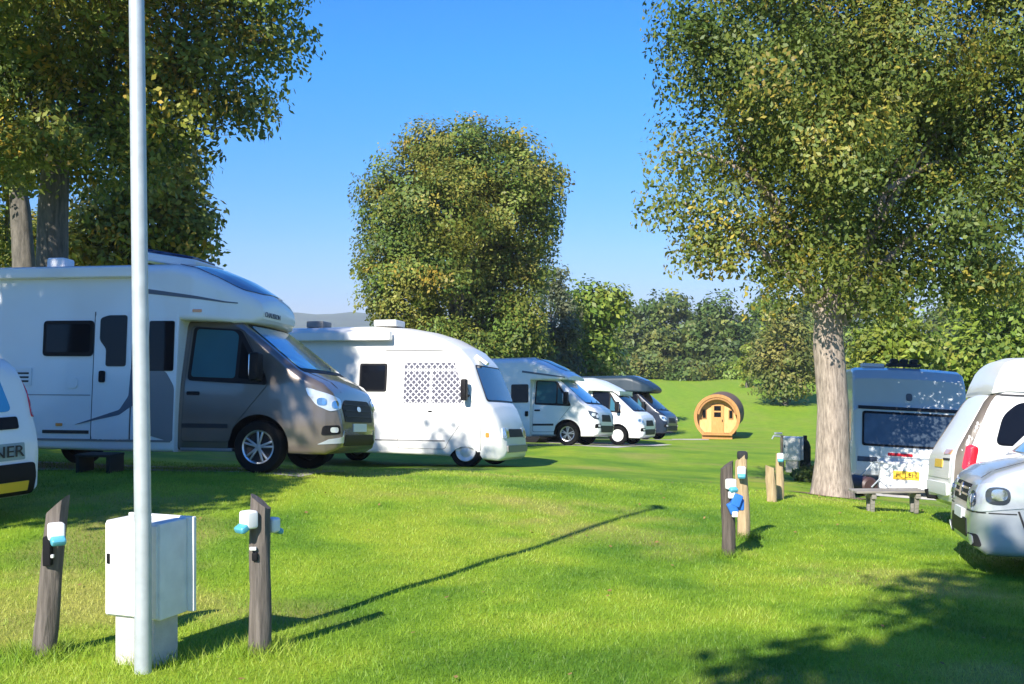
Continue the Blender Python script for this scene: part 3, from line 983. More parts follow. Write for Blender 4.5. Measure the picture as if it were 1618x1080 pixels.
TRANSIT = dict(top=[(-1.4, 2.06), (-.5, 2.1), (-.36, 2.05), (.50, 1.40), (.60, 1.34), (.84, 1.22), (.96, 1.1), (1.02, .95), (1.06, .75), (1.08, .62)],
               bot=[(-1.4, .3), (.55, .27), (.9, .27), (1.03, .33), (1.08, .42)],
               wid=[(-1.4, 1.0), (.35, 1.0), (.7, .97), (.9, .9), (1.02, .8), (1.08, .7)])
DUCATO = dict(top=[(-1.4, 2.06), (-.5, 2.1), (-.36, 2.04), (.54, 1.27), (.66, 1.2), (.82, 1.1), (.90, .98), (.94, .8), (.96, .6)],
              bot=[(-1.4, .3), (.5, .27), (.8, .27), (.92, .33), (.96, .42)],
              wid=[(-1.4, 1.0), (.3, 1.0), (.65, .98), (.82, .92), (.91, .84), (.96, .74)])
TUM = [(0, .95), (.4, .985), (.7, 1.0), (1.2, .985), (2.1, .84), (3, .8)]


def coachbuilt(e, cab, cabm, coachm, glass, side_glass, ducato=False, length=4.95, ztop=2.76, nosetop=.5, overcab=True, wb=3.75, style='alloy', lamp='lens', awning=True):
    """motorhome: van cab with a lofted living body over and behind it; the nose looks along +x, the front axle is at the origin"""
    c = Shell(cab['top'], cab['bot'], cab['wid'], TUM, rt=.10, rb=.05, crown=.05)
    n = cab['top'][-1][0]
    c.obj('cab', cabm, e, [(0, .36, .43, .62)])
    # windscreen and its black surround
    zb = 1.30 if ducato else 1.42
    c.fit('screen_surround', rpoly([(-.82, zb - .05), (.82, zb - .05), (.72, 2.03), (-.72, 2.03)], .06), 'F', 'black_plastic', e, .004)
    ws = c.fit('windscreen', rpoly([(-.79, zb), (.79, zb), (.69, 2.0), (-.69, 2.0)], .06), 'F', glass, e, .010)
    for y in (-.45, .12):
        bm = bmesh.new()
        add_tube(bm, [(.58 if not ducato else .64, y, zb - .04), (.46 if not ducato else .5, y + .3, zb + .06)], .012, 6)
        from_bm('wiper', bm, 'black_plastic', e)
    for pl, sg in (('R', -1), ('L', 1)):
        # cab door: panel, glass, handle
        d = c.door('cab_door', rpoly([(-1.1, .42), (-.42, .42), (-.36, .62), (.12, 1.2), (-.30, 1.93), (-1.06, 1.98)], .05), pl, cabm, e, .007)
        c.fit('window_seal', rpoly([(-1.05, 1.24), (.12, 1.18), (.06, 1.34), (-.33, 1.93), (-1.03, 1.98)], .06), pl, 'black_plastic', d, .011)
        c.fit('door_glass', rpoly([(-1.0, 1.29), (-.36, 1.27), (-.36, 1.86), (-.43, 1.92), (-.98, 1.95)], .05), pl, side_glass, d, .012)
        c.fit('quarter_glass', rpoly([(-.31, 1.27), (.03, 1.24), (-.01, 1.32), (-.31, 1.78)], .03), pl, 'dark_glass' if not ducato else 'tint_glass', d, .015)
        c.fit('rubbing_strip', rect(-1.1, .60, -.43, .66, .01), pl, 'dark_trim', d, .014)
        c.fit('handle', rect(-1.04, 1.04, -.86, 1.09, .02), pl, 'black_plastic', d, .025)
        mr = mirror_part(e, .02, sg * .92, 1.42, 'black_plastic', (.13, .20, .38), .14)
        box_obj('mirror_glass', (-.05, sg * 1.16, 1.44), (.012, .15, .28), 'chrome', mr, .004)
        pd = 'DR' if sg < 0 else 'DL'
        if ducato:
            hp = rpoly([(-.30, 1.06), (-.02, .98), (.06, .90), (.02, .78), (-.14, .80), (-.26, .92)], .04)
        else:
            hp = rpoly([(-.30, 1.16), (.02, 1.05), (.20, 1.00), (.18, .88), (-.02, .84), (-.18, .92), (-.27, 1.05)], .04)
        hl = c.fit('headlight', hp, pd, lamp, e, .012)
        k = [(-.12, .97), (.06, .93)] if not ducato else [(-.15, .93), (-.02, .88)]
        for uu, zz in k:
            c.fit('lamp', rect(uu - .055, zz - .05, uu + .055, zz + .05, .05), pd, 'chrome' if lamp == 'lens' else 'lens', hl, .02, cell=.03)
        fg = c.fit('fog_lamp_surround', rpoly([(-.12, .52), (.16, .54), (.14, .66), (-.10, .65)], .04), pd, 'black_plastic', e, .008)
        c.fit('fog_lamp', rect(.0, .56, .11, .63, .03), pd, 'lens', fg, .016, cell=.03)
        if not ducato:
            c.fit('bumper_edge', rpoly([(-.16, .40), (.22, .42), (.24, .60), (.20, .50), (-.02, .47)], .02), pd, 'silver_paint', e, .007)
    # nose
    if ducato:
        g = c.fit('grille', rpoly([(-.5, .72), (.5, .72), (.42, .93), (-.42, .93)], .05), 'F', 'black_plastic', e, .008)
        c.fit('front_bumper', rpoly([(-.62, .40), (.62, .40), (.66, .60), (-.66, .60)], .05), 'F', 'dark_trim', e, .012)
    else:
        g = c.fit('grille', rpoly([(-.56, .70), (.56, .70), (.60, .92), (.48, 1.0), (-.48, 1.0), (-.60, .92)], .05), 'F', 'black_plastic', e, .008)
        for zz in (.77, .85, .93):
            c.fit('grille_bar', rect(-.52, zz, .52, zz + .018, .006), 'F', 'dark_trim', g, .016)
        c.fit('badge', rpoly([(-.09, .88), (-.05, .845), (.05, .845), (.09, .88), (.05, .915), (-.05, .915)], .04), 'F', 'chrome', g, .022, cell=.03)
        c.fit('number_plate', rect(-.27, .57, .27, .68, .01), 'F', 'plate_white', e, .016)
        c.fit('air_intake', rpoly([(-.62, .38), (.62, .38), (.58, .53), (-.58, .53)], .04), 'F', 'black_plastic', e, .008)
        c.fit('bonnet_shut_line', rpoly([(.55, -.72), (.97, -.5), (.97, -.485), (.55, -.70)], .002), 'T', 'black_plastic', e, .003)
        c.fit('bonnet_shut_line', rpoly([(.55, .72), (.97, .5), (.97, .485), (.55, .70)], .002), 'T', 'black_plastic', e, .003)
    box_obj('sill', (-.75, -.93, .31), (.75, .1, .05), 'grey_panel', e, .015)
    # living body
    L = -1.2 - length
    if overcab:
        top = [(L, ztop - .25), (L + .06, ztop - .08), (L + .2, ztop - .01), (nosetop - 1.1, ztop), (nosetop - .85, ztop - .05), (nosetop - .55, ztop - .17), (nosetop - .28, ztop - .32), (nosetop - .10, ztop - .43), (nosetop - .03, ztop - .50), (nosetop, ztop - .60)]
        bot = [(L, .55), (L + .05, .34), (-2.2, .27), (-1.17, .27), (-1.16, .30), (-1.13, 2.06), (-.5, 2.04), (nosetop - .3, 2.03), (nosetop - .1, 2.05), (nosetop, 2.12)]
        wid = [(L, 1.05), (L + .1, 1.13), (nosetop - 1.25, 1.13), (nosetop - .8, 1.1), (nosetop - .45, 1.0), (nosetop - .18, .84), (nosetop, .58)]
    else:
        top = [(L, ztop - .25), (L + .06, ztop - .08), (L + .2, ztop), (-1.3, ztop), (-.9, ztop - .1), (-.4, ztop - .33), (-.05, ztop - .55), (.0, ztop - .6)]
        bot = [(L, .55), (L + .05, .34), (-2.2, .27), (-1.17, .27), (-1.16, .30), (-1.13, 1.98), (-.4, 1.98), (.0, 2.0)]
        wid = [(L, 1.05), (L + .1, 1.12), (-1.0, 1.12), (-.6, 1.04), (-.2, .92), (.0, .82)]
    b = Shell(top, bot, wid, [(0, .97), (.5, 1.0), (2.1, 1.0), (2.8, .985)], rt=.17, rb=.05, crown=.08)
    b.obj('coach_body', coachm, e, [(-wb, .36, .42, .7)], 32)
    for x in (0, -wb):
        for y in (-.88, .88):
            wheel(e, x, y, .355, style, .21)
    return c, b


# --- 1: bronze cab, white body -------------------------------------------------------------
hd = R(-11)
o, h, l = place(405, 752, 14.6, hd, -1, 1.0)
e = settle('motorhome', o, hd, 3.75)
tag(e, 'white motorhome with bronze van cab and dark roof window, nearest of the row', 'motorhome')
c, b = coachbuilt(e, TRANSIT, 'bronze_paint', 'white_paint', 'sky_reflection_glass', 'tint_glass', ztop=2.84, nosetop=-.16)
rw = b.fit('roof_window', rpoly([(-1.30, -.90), (-.72, -.90), (-.42, -.72), (-.28, -.30), (-.28, .30), (-.42, .72), (-.72, .90), (-1.30, .90)], .12), 'T', 'roof_glass', e, .012)
w1 = b.fit('side_window', rect(-3.14, 1.56, -2.38, 2.05, .06), 'R', 'black_plastic', e, .02)
b.fit('pane', rect(-3.09, 1.61, -2.43, 2.0, .05), 'R', 'dark_glass', w1, .026)
d = b.fit('entrance_door', rect(-2.36, .42, -1.80, 2.16, .07), 'R', 'white_paint', e, .010, deep=.03)
b.fit('door_seam', rect(-2.375, .40, -2.36, 2.17, .002), 'R', 'dark_trim', d, .004)
b.fit('door_seam', rect(-1.80, .40, -1.785, 2.17, .002), 'R', 'dark_trim', d, .004)
b.fit('door_window', rpoly([(-2.28, 1.78), (-2.18, 1.66), (-2.18, 1.42), (-1.88, 1.42), (-1.88, 2.12), (-2.16, 2.12), (-2.28, 2.08)], .04), 'R', 'dark_glass', d, .018)
b.fit('handle', rect(-2.27, 1.2, -2.18, 1.36, .03), 'R', 'black_plastic', d, .03)
b.fit('graphic_stripe', rpoly([(-2.62, .62), (-1.95, .83), (-1.82, 1.02), (-1.80, 1.40), (-1.70, 1.40), (-1.70, .93), (-1.95, .76)], .03), 'R', 'letter_grey', e, .014)
b.fit('front_side_window', rect(-1.55, 1.36, -1.19, 2.04, .03), 'R', 'dark_glass', e, .012)
b.fit('graphic_panel', rpoly([(-1.62, .52), (-1.17, .40), (-1.17, 1.15), (-1.3, 1.36), (-1.62, 1.44)], .06), 'R', 'grey_panel', e, .008)
b.fit('locker_strip', rect(-3.1, .50, -2.4, .545, .005), 'R', 'letter_black', e, .008)
b.fit('locker_door', rect(-4.6, .42, -3.9 + .5, .95, .05), 'R', 'white_paint', e, .008, deep=.02)
b.fit('overcab_crease', rpoly([(-1.75, 2.50), (-.9, 2.38), (-.55, 2.32), (-.4, 2.31), (-.4, 2.295), (-.55, 2.30), (-.9, 2.34), (-1.75, 2.43)], .005), 'R', 'letter_grey', e, .006)
b.fit('marker_lamp', rect(-.95, 2.16, -.83, 2.2, .01), 'R', 'amber_lens', e, .012)
text_mesh('maker_name', 'CHAUSSON', .10, 'letter_grey', e, Matrix.Translation((-.150, -.10, 2.18)) @ Matrix.Rotation(R(90), 4, 'Z') @ Matrix.Rotation(R(90), 4, 'X') @ Matrix.Translation((-.16, 0, 0)), .003)
aw = box_obj('awning_case', (-3.9, -1.15, 2.71), (4.3, .13, .15), 'white_paint', e, .03)
bm = bmesh.new(); add_box(bm, (-1.75, 0, 3.0), (1.0, .9, .12), Matrix.Rotation(R(9), 3, 'Y'), .04)
rl = from_bm('roof_hatch', bm, 'white_paint', e)
bm = bmesh.new(); add_box(bm, (-1.73, 0, 3.07), (.76, .72, .08), Matrix.Rotation(R(10), 3, 'Y'), .03)
from_bm('hatch_dome', bm, 'roof_glass', rl)
bm = bmesh.new(); add_box(bm, (-3.35, -.5, 2.94), (.28, .28, .16), None, .04)
from_bm('roof_vent', bm, 'white_plastic', e)
for x0 in (-4.35, -3.75):
    fv = b.fit('fridge_vent', rect(x0, 1.15, x0 + .45, 1.40, .02), 'R', 'white_plastic', e, .014)
    for zz in (1.20, 1.255, 1.31): b.fit('vent_slot', rect(x0 + .04, zz, x0 + .41, zz + .025, .005), 'R', 'letter_black', fv, .018)
b.fit('panel_seam', rect(-6.0, 1.02, -2.40, 1.032, .002), 'R', 'grey_panel', e, .004)
b.fit('skirt_rail', rect(-6.0, .40, -1.2, .43, .004), 'R', 'grey_panel', e, .010)
b.fit('marker_lamp', rect(-2.9, .60, -2.8, .64, .01), 'R', 'amber_lens', e, .012)
b.fit('water_filler', rect(-2.75, 1.12, -2.6, 1.27, .05), 'R', 'white_plastic', e, .014)
# step box by the door
bm = bmesh.new()
for sx in (-.22, .22):
    add_box(bm, (sx, 0, .11), (.05, .36, .22), None, .008)
add_box(bm, (0, 0, .23), (.5, .38, .035), None, .01)
st = from_bm('door_step', bm, 'dark_plastic')
q = Vector((o.x, o.y)) + Vector((h.x, h.y)) * -2.05 + Vector((l.x, l.y)) * -1.38
st.location = (q.x, q.y, gz(q.x, q.y)); st.rotation_euler = (0, 0, hd)
tag(st, 'small dark plastic step on the grass below the motorhome door', 'step')
pad('hardstanding', o, h, -6.5, .6, .95)

# --- 2: cream old camper ---------------------------------------------------------------------
hd = R(-17)
o, h, l = place(735, 735, 21.5, hd, -1, 1.0)
e = settle('camper_van', o, hd, 3.2)
tag(e, 'cream white older camper with rounded nose and lattice window covers', 'camper')
s = Shell([(-5.3, 2.5), (-5.2, 2.72), (-5.0, 2.80), (-2.2, 2.82), (-1.5, 2.77), (-1.0, 2.68), (-.6, 2.56), (-.2, 2.35), (.02, 2.13), (.10, 2.02), (.40, 1.30), (.50, 1.18), (.62, .95), (.70, .72), (.74, .55), (.75, .46)],
          [(-5.3, .5), (-5.2, .3), (-.5, .22), (.2, .18), (.62, .14), (.72, .2), (.75, .3)],
          [(-5.3, .95), (-5.15, 1.04), (-.6, 1.04), (0, 1.03), (.35, 1.0), (.55, .94), (.68, .84), (.75, .68)],
          [(0, .96), (.4, 1.0), (1.2, 1.0), (2.1, .94), (2.8, .88)], rt=.22, rb=.06, crown=.05)
s.obj('body', 'cream_paint', e, [(0, .04, .37, .6), (-3.2, .06, .38, .6)], 30)
s.fit('screen_surround', rpoly([(-.88, 1.30), (.88, 1.30), (.80, 2.03), (-.80, 2.03)], .08), 'F', 'dark_trim', e, .004)
s.fit('windscreen', rpoly([(-.85, 1.33), (.85, 1.33), (.77, 2.0), (-.77, 2.0)], .08), 'F', 'roof_glass', e, .012)
for pl, sg in (('R', -1), ('L', 1)):
    d = s.door('cab_door', rpoly([(-1.42, .36), (-.42, .36), (-.36, .5), (.14, 1.2), (-.16, 2.14), (-1.42, 2.14)], .06), pl, 'cream_paint', e, .007)
    s.fit('window_cover', rpoly([(-1.32, 1.26), (-.02, 1.26), (-.20, 1.90), (-1.32, 1.90)], .03), pl, 'lattice_cover', d, .014)
    s.fit('window_cover', rpoly([(-1.32, 1.94), (-.22, 1.94), (-.25, 2.06), (-1.32, 2.06)], .02), pl, 'lattice_cover', d, .014)
    s.fit('window_bar', rect(-.76, 1.26, -.72, 1.93, .005), pl, 'cream_paint', d, .018)
    s.fit('handle', rect(-.78, 1.08, -.70, 1.11, .01), pl, 'black_plastic', d, .02)
    w2 = s.fit('side_window', rect(-2.30, 1.48, -1.70, 2.05, .05), pl, 'black_plastic', e, .014)
    s.fit('pane', rect(-2.26, 1.52, -1.74, 2.01, .04), pl, 'dark_glass', w2, .02)
    s.fit('gutter', rect(-1.75, 2.30, -.42, 2.325, .004), pl, 'grey_panel', e, .012)
    s.fit('side_moulding', rect(-5.0, .50, -.42, .53, .005), pl, 'grey_panel', e, .008)
    s.fit('indicator', rect(.40, .60, .47, .69, .02), pl, 'amber_lens', e, .012, cell=.03)
    pd = 'DR' if sg < 0 else 'DL'
    hl = s.fit('headlight', rect(.10 - .24, .58, .12, .78, .03), pd, 'lens', e, .014)
    s.fit('lamp', rect(-.08, .60, .10, .76, .08), pd, 'chrome', hl, .02, cell=.04)
    m_ = mirror_part(e, .02, sg * 1.0, 1.52, 'black_plastic', (.12, .14, .42), .12)
    s.fit('panel_seam', rpoly([(.30, .34), (.315, .34), (.315, 1.24), (.30, 1.24)], .002), pl, 'grey_panel', e, .003)
    s.fit('panel_seam', rect(-5.0, 1.22, -1.46, 1.23, .002), pl, 'grey_panel', e, .003)
s.fit('grille', rect(-.5, .60, .5, .76, .03), 'F', 'black_plastic', e, .012)
s.fit('front_bumper', rpoly([(-.66, .30), (.66, .30), (.68, .44), (-.68, .44)], .04), 'F', 'grey_panel', e, .03)
bm = bmesh.new(); add_box(bm, (.1, -.35, 2.15), (.3, .14, .07), Matrix.Rotation(R(35), 3, 'Y'), .02)
from_bm('maker_badge', bm, 'cream_paint', e)
box_obj('awning_case', (-3.2, -1.06, 2.60), (3.2, .15, .18), 'white_paint', e, .03)
box_obj('roof_vent', (-1.95, -.35, 2.91), (.5, .5, .13), 'white_plastic', e, .03)
box_obj('roof_vent', (-3.6, -.3, 2.91), (.4, .4, .14), 'grey_panel', e, .03)
for x in (0, -3.2):
    for y in (-.9, .9): wheel(e, x, y, .33, 'cap', .19)

# --- 3: white low profile camper -------------------------------------------------------------
hd = R(-21)
o, h, l = place(896, 702, 33, hd, -1, 1.0)
e = settle('motorhome', o, hd, 3.75)
tag(e, 'white motorhome with black wheels and slanted roof window behind the cream camper', 'motorhome')
c, b = coachbuilt(e, DUCATO, 'white_paint', 'white_paint', 'sky_reflection_glass', 'tint_glass', True, 4.6, 2.66, .12, False, 3.75, 'alloy', 'lens_dark')
b.fit('roof_window', rpoly([(-1.15, -.62), (-.35, -.55), (-.22, -.35), (-.22, .35), (-.35, .55), (-1.15, .62)], .1), 'T', 'roof_glass', e, .012)
b.fit('front_side_window', rect(-1.75, 1.30, -1.19, 1.86, .05), 'R', 'dark_glass', e, .014)
b.fit('handle', rect(-1.30, .88, -1.2, 1.04, .03), 'R', 'black_plastic', e, .03)
b.fit('front_crease', rpoly([(-1.4, 2.28), (-.6, 2.16), (-.1, 2.08), (-.1, 2.05), (-.6, 2.11), (-1.4, 2.22)], .005), 'R', 'letter_grey', e, .006)
b.fit('side_window', rect(-3.4, 1.4, -2.5, 1.95, .06), 'R', 'dark_glass', e, .02)
pad('hardstanding', o, h, -6, 1.6, 1.15)

# --- 4: small white camper van -----------------------------------------------------------------
hd = R(-23)
o, h, l = place(976, 704, 40.5, hd, -1, .95)
e = settle('motorhome', o, hd, 3.2)
tag(e, 'white sunlit camper with pale wheels and dark windscreen between two shaded ones', 'motorhome')
c, b = coachbuilt(e, DUCATO, 'white_paint', 'white_paint', 'dark_glass', 'dark_glass', True, 3.6, 2.42, .0, False, 3.2, 'cap')
b.fit('side_window', rect(-3.0, 1.35, -2.1, 1.9, .06), 'R', 'dark_glass', e, .02)
pad('hardstanding', o, h, -5, 1.5, 1.2)

# --- 5: dark camper van --------------------------------------------------------------------------
hd = R(-25)
o, h, l = place(1018, 696, 47, hd, -1, 1.0)
e = settle('motorhome', o, hd, 3.6)
tag(e, 'dark navy camper with dark slate roof, furthest of the row', 'motorhome')
c, b = coachbuilt(e, DUCATO, 'blue_paint', 'slate_paint', 'dark_glass', 'dark_glass', True, 4.4, 2.72, .3, True, 3.6, 'alloy')
b.fit('roof_window', rpoly([(-.7, -.5), (-.1, -.45), (-.1, .45), (-.7, .5)], .1), 'T', 'roof_glass', e, .012)
pad('hardstanding', o, h, -6, 1.3, 1.3)


# --- panel vans ---------------------------------------------------------------------------------
def panel_van(e, m, hightop=False, rearslope=0.0, style='alloy'):
    rs = rearslope
    s = Shell([(-3.98, .62), (-3.96, .95), (-3.90 + rs * .3, 1.2), (-3.76 + rs * .8, 1.7), (-3.70 + rs, 1.84), (-3.60 + rs, 1.92), (-3.3, 1.95), (-.62, 1.96), (-.36, 1.9), (.34, 1.15), (.46, 1.11), (.70, 1.02), (.82, .93), (.88, .79), (.91, .62), (.92, .52)],
              [(-3.98, .48), (-3.95, .36), (-3.8, .28), (.5, .22), (.78, .22), (.9, .3), (.92, .38)],
              [(-3.98, .80), (-3.95, .88), (-3.8, .94), (.3, .95), (.62, .945), (.78, .91), (.87, .84), (.92, .74)],
              [(0, .95), (.4, .985), (.8, 1.0), (1.05, .99), (1.95, .85), (2.4, .82)], rt=.11, rb=.06, crown=.04)
    s.obj('body', m, e, [(0, .33, .40, .6), (-3.0, .33, .40, .6)], 32)
    s.fit('windscreen', rpoly([(-.80, 1.20), (.80, 1.20), (.66, 1.88), (-.66, 1.88)], .07), 'F', 'tint_glass', e, .008)
    for pl, sg in (('R', -1), ('L', 1)):
        d = s.door('front_door', rpoly([(-1.15, .36), (-.42, .36), (-.36, .5), (-.02, 1.1), (-.05, 1.3), (-.45, 1.80), (-1.15, 1.82)], .05), pl, m, e, .007)
        s.fit('door_glass', rpoly([(-1.08, 1.15), (.02, 1.12), (-.06, 1.26), (-.46, 1.74), (-1.08, 1.76)], .06), pl, 'dark_glass', d, .008)
        s.fit('handle', rect(-1.08, .98, -.92, 1.02, .015), pl, 'dark_trim', d, .02)
        s.fit('window', rpoly([(-3.52 + rs * .2, 1.13), (-2.45, 1.13), (-2.45, 1.70), (-3.22 + rs * .2, 1.70), (-3.42 + rs * .2, 1.52)], .10), pl, 'dark_glass', e, .012)
        s.fit('window', rect(-2.35, 1.13, -1.28, 1.72, .08), pl, 'dark_glass', e, .012)
        s.fit('side_crease', rect(-3.6, .80, -.45, .815, .003), pl, 'dark_trim', e, .003)
        mirror_part(e, -.02, sg * .88, 1.24, m, (.13, .20, .2), .08)
        pd = 'DR' if sg < 0 else 'DL'
        hl = s.fit('headlight', rpoly([(-.50, .95), (-.2, .92), (.10, .87), (.22, .83), (.22, .66), (-.1, .64), (-.44, .70)], .04), pd, 'lens', e, .014)
        for uu, zz, q, mm in ((-.24, .80, .085, 'lens_dark'), (-.25, .81, .055, 'chrome'), (.02, .755, .075, 'lens_dark'), (.01, .765, .05, 'chrome')):
            s.fit('lamp', rect(uu - q, zz - q, uu + q, zz + q, q), pd, mm, hl, .02 + (.006 if mm == 'chrome' else 0), cell=.04)
        fg = s.fit('fog_lamp_surround', rpoly([(-.10, .30), (.14, .30), (.15, .42), (-.06, .42)], .04), pd, 'dark_trim', e, .008)
        s.fit('fog_lamp', rect(.0, .31, .11, .41, .05), pd, 'lens', fg, .016, cell=.04)
        s.fit('bumper_seam', rect(-.36, .625, .24, .637, .002), pd, 'dark_trim', e, .004)
        s.fit('arch_seam', rpoly([(.40, .36), (.50, .66), (.52, .66), (.42, .36)], .002), pl, 'dark_trim', e, .004)
    s.fit('grille', rpoly([(-.50, .70), (.50, .70), (.46, .88), (-.46, .88)], .03), 'F', 'black_plastic', e, .012)
    for zz in (.76, .82):
        s.fit('grille_bar', rect(-.47, zz, .47, zz + .02, .004), 'F', 'chrome', e, .018)
    s.fit('badge', rect(-.07, .73, .07, .87, .07), 'F', 'chrome', e, .024, cell=.04)
    s.fit('lower_intake', rpoly([(-.55, .36), (.55, .36), (.5, .54), (-.5, .54)], .04), 'F', 'black_plastic', e, .010)
    s.fit('number_plate', rect(-.26, .52, .26, .62, .01), 'F', 'plate_white', e, .02)
    for x in (0, -3.0):
        for y in (-.84, .84): wheel(e, x, y, .33, style, .2)
    return s


# silver van, nose to the left, at the right edge
hd = R(165)
o, h, l = place(1704, 907, 10.3, hd, 1, .95)
e = settle('van', o, hd, 3.0)
tag(e, 'silver van with clear twin headlight at the right edge', 'van')
s = panel_van(e, 'silver_paint')
s.fit('bonnet_seam', rpoly([(.36, .80), (.80, .66), (.80, .65), (.36, .79)], .001), 'T', 'dark_trim', e, .003)

# white camper van, tail to the left
hd = R(-11)
o, h, l = place(1512, 838, 14.2, hd, -1, .9, -3.9)
e = settle('camper_van', o, hd, 3.0)
tag(e, 'white high roofed camper van with red tail lamp and dark side window', 'van')
s = panel_van(e, 'white_paint', rearslope=.28)
rf = Shell([(-3.48, 1.84), (-3.44, 1.98), (-3.37, 2.14), (-3.31, 2.22), (-3.18, 2.27), (-2.9, 2.29), (-1.0, 2.31), (-.7, 2.25), (-.5, 2.05), (-.42, 1.93)], [(-3.48, 1.80), (-3.3, 1.83), (-.42, 1.86)],
           [(-3.48, .80), (-3.40, .84), (-3.1, .85), (-.9, .84), (-.42, .66)], [(0, 1), (1.9, 1.0), (2.4, .96)], rt=.09, rb=.02, crown=.05)
rf.obj('high_roof', 'white_paint', e, (), 32)
s.both('roof_seam', rect(-3.55, 1.775, -.5, 1.80, .004), 'dark_trim', e, .012)
for pl in ('BR', 'BL'):
    sgn = 1
    s.fit('corner_strip', rpoly([(-2.40, .36), (-2.28, .36), (-2.22, 1.05), (-2.08, 1.70), (-2.04, 1.80), (-2.16, 1.82), (-2.23, 1.68), (-2.37, 1.05)], .01), pl, 'dull_brown', e, .010)  # brown strip laid down each rear corner
    s.fit('tail_lamp', rpoly([(-2.30, .80), (-2.17, .80), (-2.14, 1.10), (-2.25, 1.13)], .05), pl, 'red_lens', e, .022)
tg = s.fit('tailgate', rpoly([(-.72, .66), (.72, .66), (.74, 1.1), (.62, 1.78), (-.62, 1.78), (-.74, 1.1)], .05), 'B', 'white_paint', e, .008, deep=.02)
s.fit('reflector', rect(-.66, .98, -.30, 1.04, .01), 'B', 'amber_lens', tg, .014)
s.fit('number_plate', rect(-.26, .80, .26, .91, .01), 'B', 'plate_yellow', tg, .016)
s.fit('tailgate_trim', rect(-.70, .90, -.28, .93, .01), 'B', 'dark_trim', tg, .014)
s.fit('rear_bumper', rect(-.70, .44, .70, .60, .03), 'B', 'white_plastic', e, .03)
for y in (-.8, .8):
    bm = bmesh.new(); add_box(bm, (-3.5, y, .2), (.03, .24, .3), None, .006); from_bm('mud_flap', bm, 'rubber', e)
bm = bmesh.new(); add_tube(bm, [(-3.7, .2, .36), (-4.08, .2, .38), (-4.1, .2, .48)], .03, 8); from_bm('tow_bar', bm, 'black_plastic', e)

# white van cut by the left edge, its lettered tail in view
hd = R(152)
o, h, l = place(66, 850, 11.2, hd, -1, .9, -3.98)
e = settle('van', o, hd, 3.0)
e.scale = (1, 1, .85)
tag(e, 'white lettered van in tree shade, cut by the left edge', 'van')
s = panel_van(e, 'white_paint')
tg = s.fit('tailgate', rpoly([(-.76, .66), (.76, .66), (.78, 1.1), (.66, 1.80), (-.66, 1.80), (-.78, 1.1)], .06), 'B', 'white_paint', e, .006, deep=.02)
s.fit('tailgate_glass', rpoly([(-.62, 1.30), (.62, 1.30), (.54, 1.74), (-.54, 1.74)], .08), 'B', 'sky_reflection_glass', tg, .012)
s.fit('tailgate_handle', rpoly([(-.66, 1.10), (.66, 1.10), (.66, 1.24), (-.66, 1.24)], .03), 'B', 'black_plastic', tg, .02)
s.fit('letter_panel', rect(-.70, .74, .70, .94, .02), 'B', 'sign_green', tg, .012)
hit = s.bvh.ray_cast(Vector((-8, 0, .84)), Vector((1, 0, 0)))[0]
text_mesh('lettering', 'NER', .19, 'letter_black', tg, Matrix.Translation((hit.x - .03, -.50, .84)) @ Matrix.Rotation(R(-90), 4, 'Z') @ Matrix.Rotation(R(90), 4, 'X'), .003)
s.fit('rear_bumper', rect(-.80, .34, .80, .70, .05), 'B', 'black_plastic', e, .03)
s.fit('number_plate', rect(-.72, .38, -.2, .49, .01), 'B', 'plate_yellow', e, .036)
for pl in ('BR', 'BL'):
    s.fit('tail_lamp', rpoly([(-2.36, 1.22), (-2.26, 1.22), (-2.16, 1.66), (-2.24, 1.66)], .03), pl, 'red_lens', e, .014)

# caravan -----------------------------------------------------------------------------------------
hd = R(258)
o, h, l = place(1435, 784, 22, hd, 0, 0, 0.45)
e = settle('caravan', o, hd, 3.0)
tag(e, 'pale grey caravan in tree shade with wide dark window and yellow plate', 'caravan')
s = Shell([(-5.6, 1.2), (-5.5, 2.0), (-5.2, 2.45), (-4.8, 2.54), (-.7, 2.56), (-.35, 2.50), (-.12, 2.32), (.10, 1.86), (.14, 1.78), (.22, 1.70), (.34, 1.2), (.40, .95), (.43, .7), (.44, .6)],
          [(-5.6, .8), (-5.5, .5), (-5.2, .38), (.2, .34), (.40, .38), (.44, .45)], [(-5.6, 1.0), (-5.4, 1.1), (0, 1.12), (.3, 1.1), (.44, 1.02)], [(0, 1), (3, .98)], rt=.10, rb=.05, crown=.03)
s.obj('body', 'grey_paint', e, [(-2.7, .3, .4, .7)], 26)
w_ = s.fit('end_window', rect(-.92, .96, .92, 1.66, .06), 'F', 'black_plastic', e, .014)
s.fit('pane', rect(-.88, 1.0, .88, 1.61, .05), 'F', 'smoke_glass', w_, .02)
s.fit('window_rail', rect(-1.0, 1.70, 1.0, 1.755, .01), 'F', 'dark_trim', e, .02)
s.fit('lower_stripe', rect(-1.0, .64, -.62, .74, .01), 'F', 'blue_paint', e, .01)
s.fit('lamp_strip', rect(-.56, .76, .50, .94, .03), 'F', 'white_plastic', e, .03)
s.fit('tail_lamp', rect(-.42, .78, .06, .84, .02), 'F', 'red_lens', e, .04)
s.fit('marker_badge', rect(-.06, 1.90, .06, 2.05, .05), 'F', 'letter_grey', e, .01)
bp_ = box_obj('rear_bumper', (.52, .17, .40), (.26, 1.5, .56), 'white_plastic', e, .05)
pl_ = box_obj('number_plate', (.656, -.08, .42), (.012, .50, .17), 'plate_yellow', bp_, .004)
text_mesh('plate_lettering', 'FL LEH', .135, 'letter_black', bp_, Matrix.Translation((.664, -.08, .42)) @ Matrix.Rotation(R(90), 4, 'Z') @ Matrix.Rotation(R(90), 4, 'X'), .002)
bm = bmesh.new()
add_box(bm, (-1.0, 0, 2.66), (.5, .66, .06), None, .02)
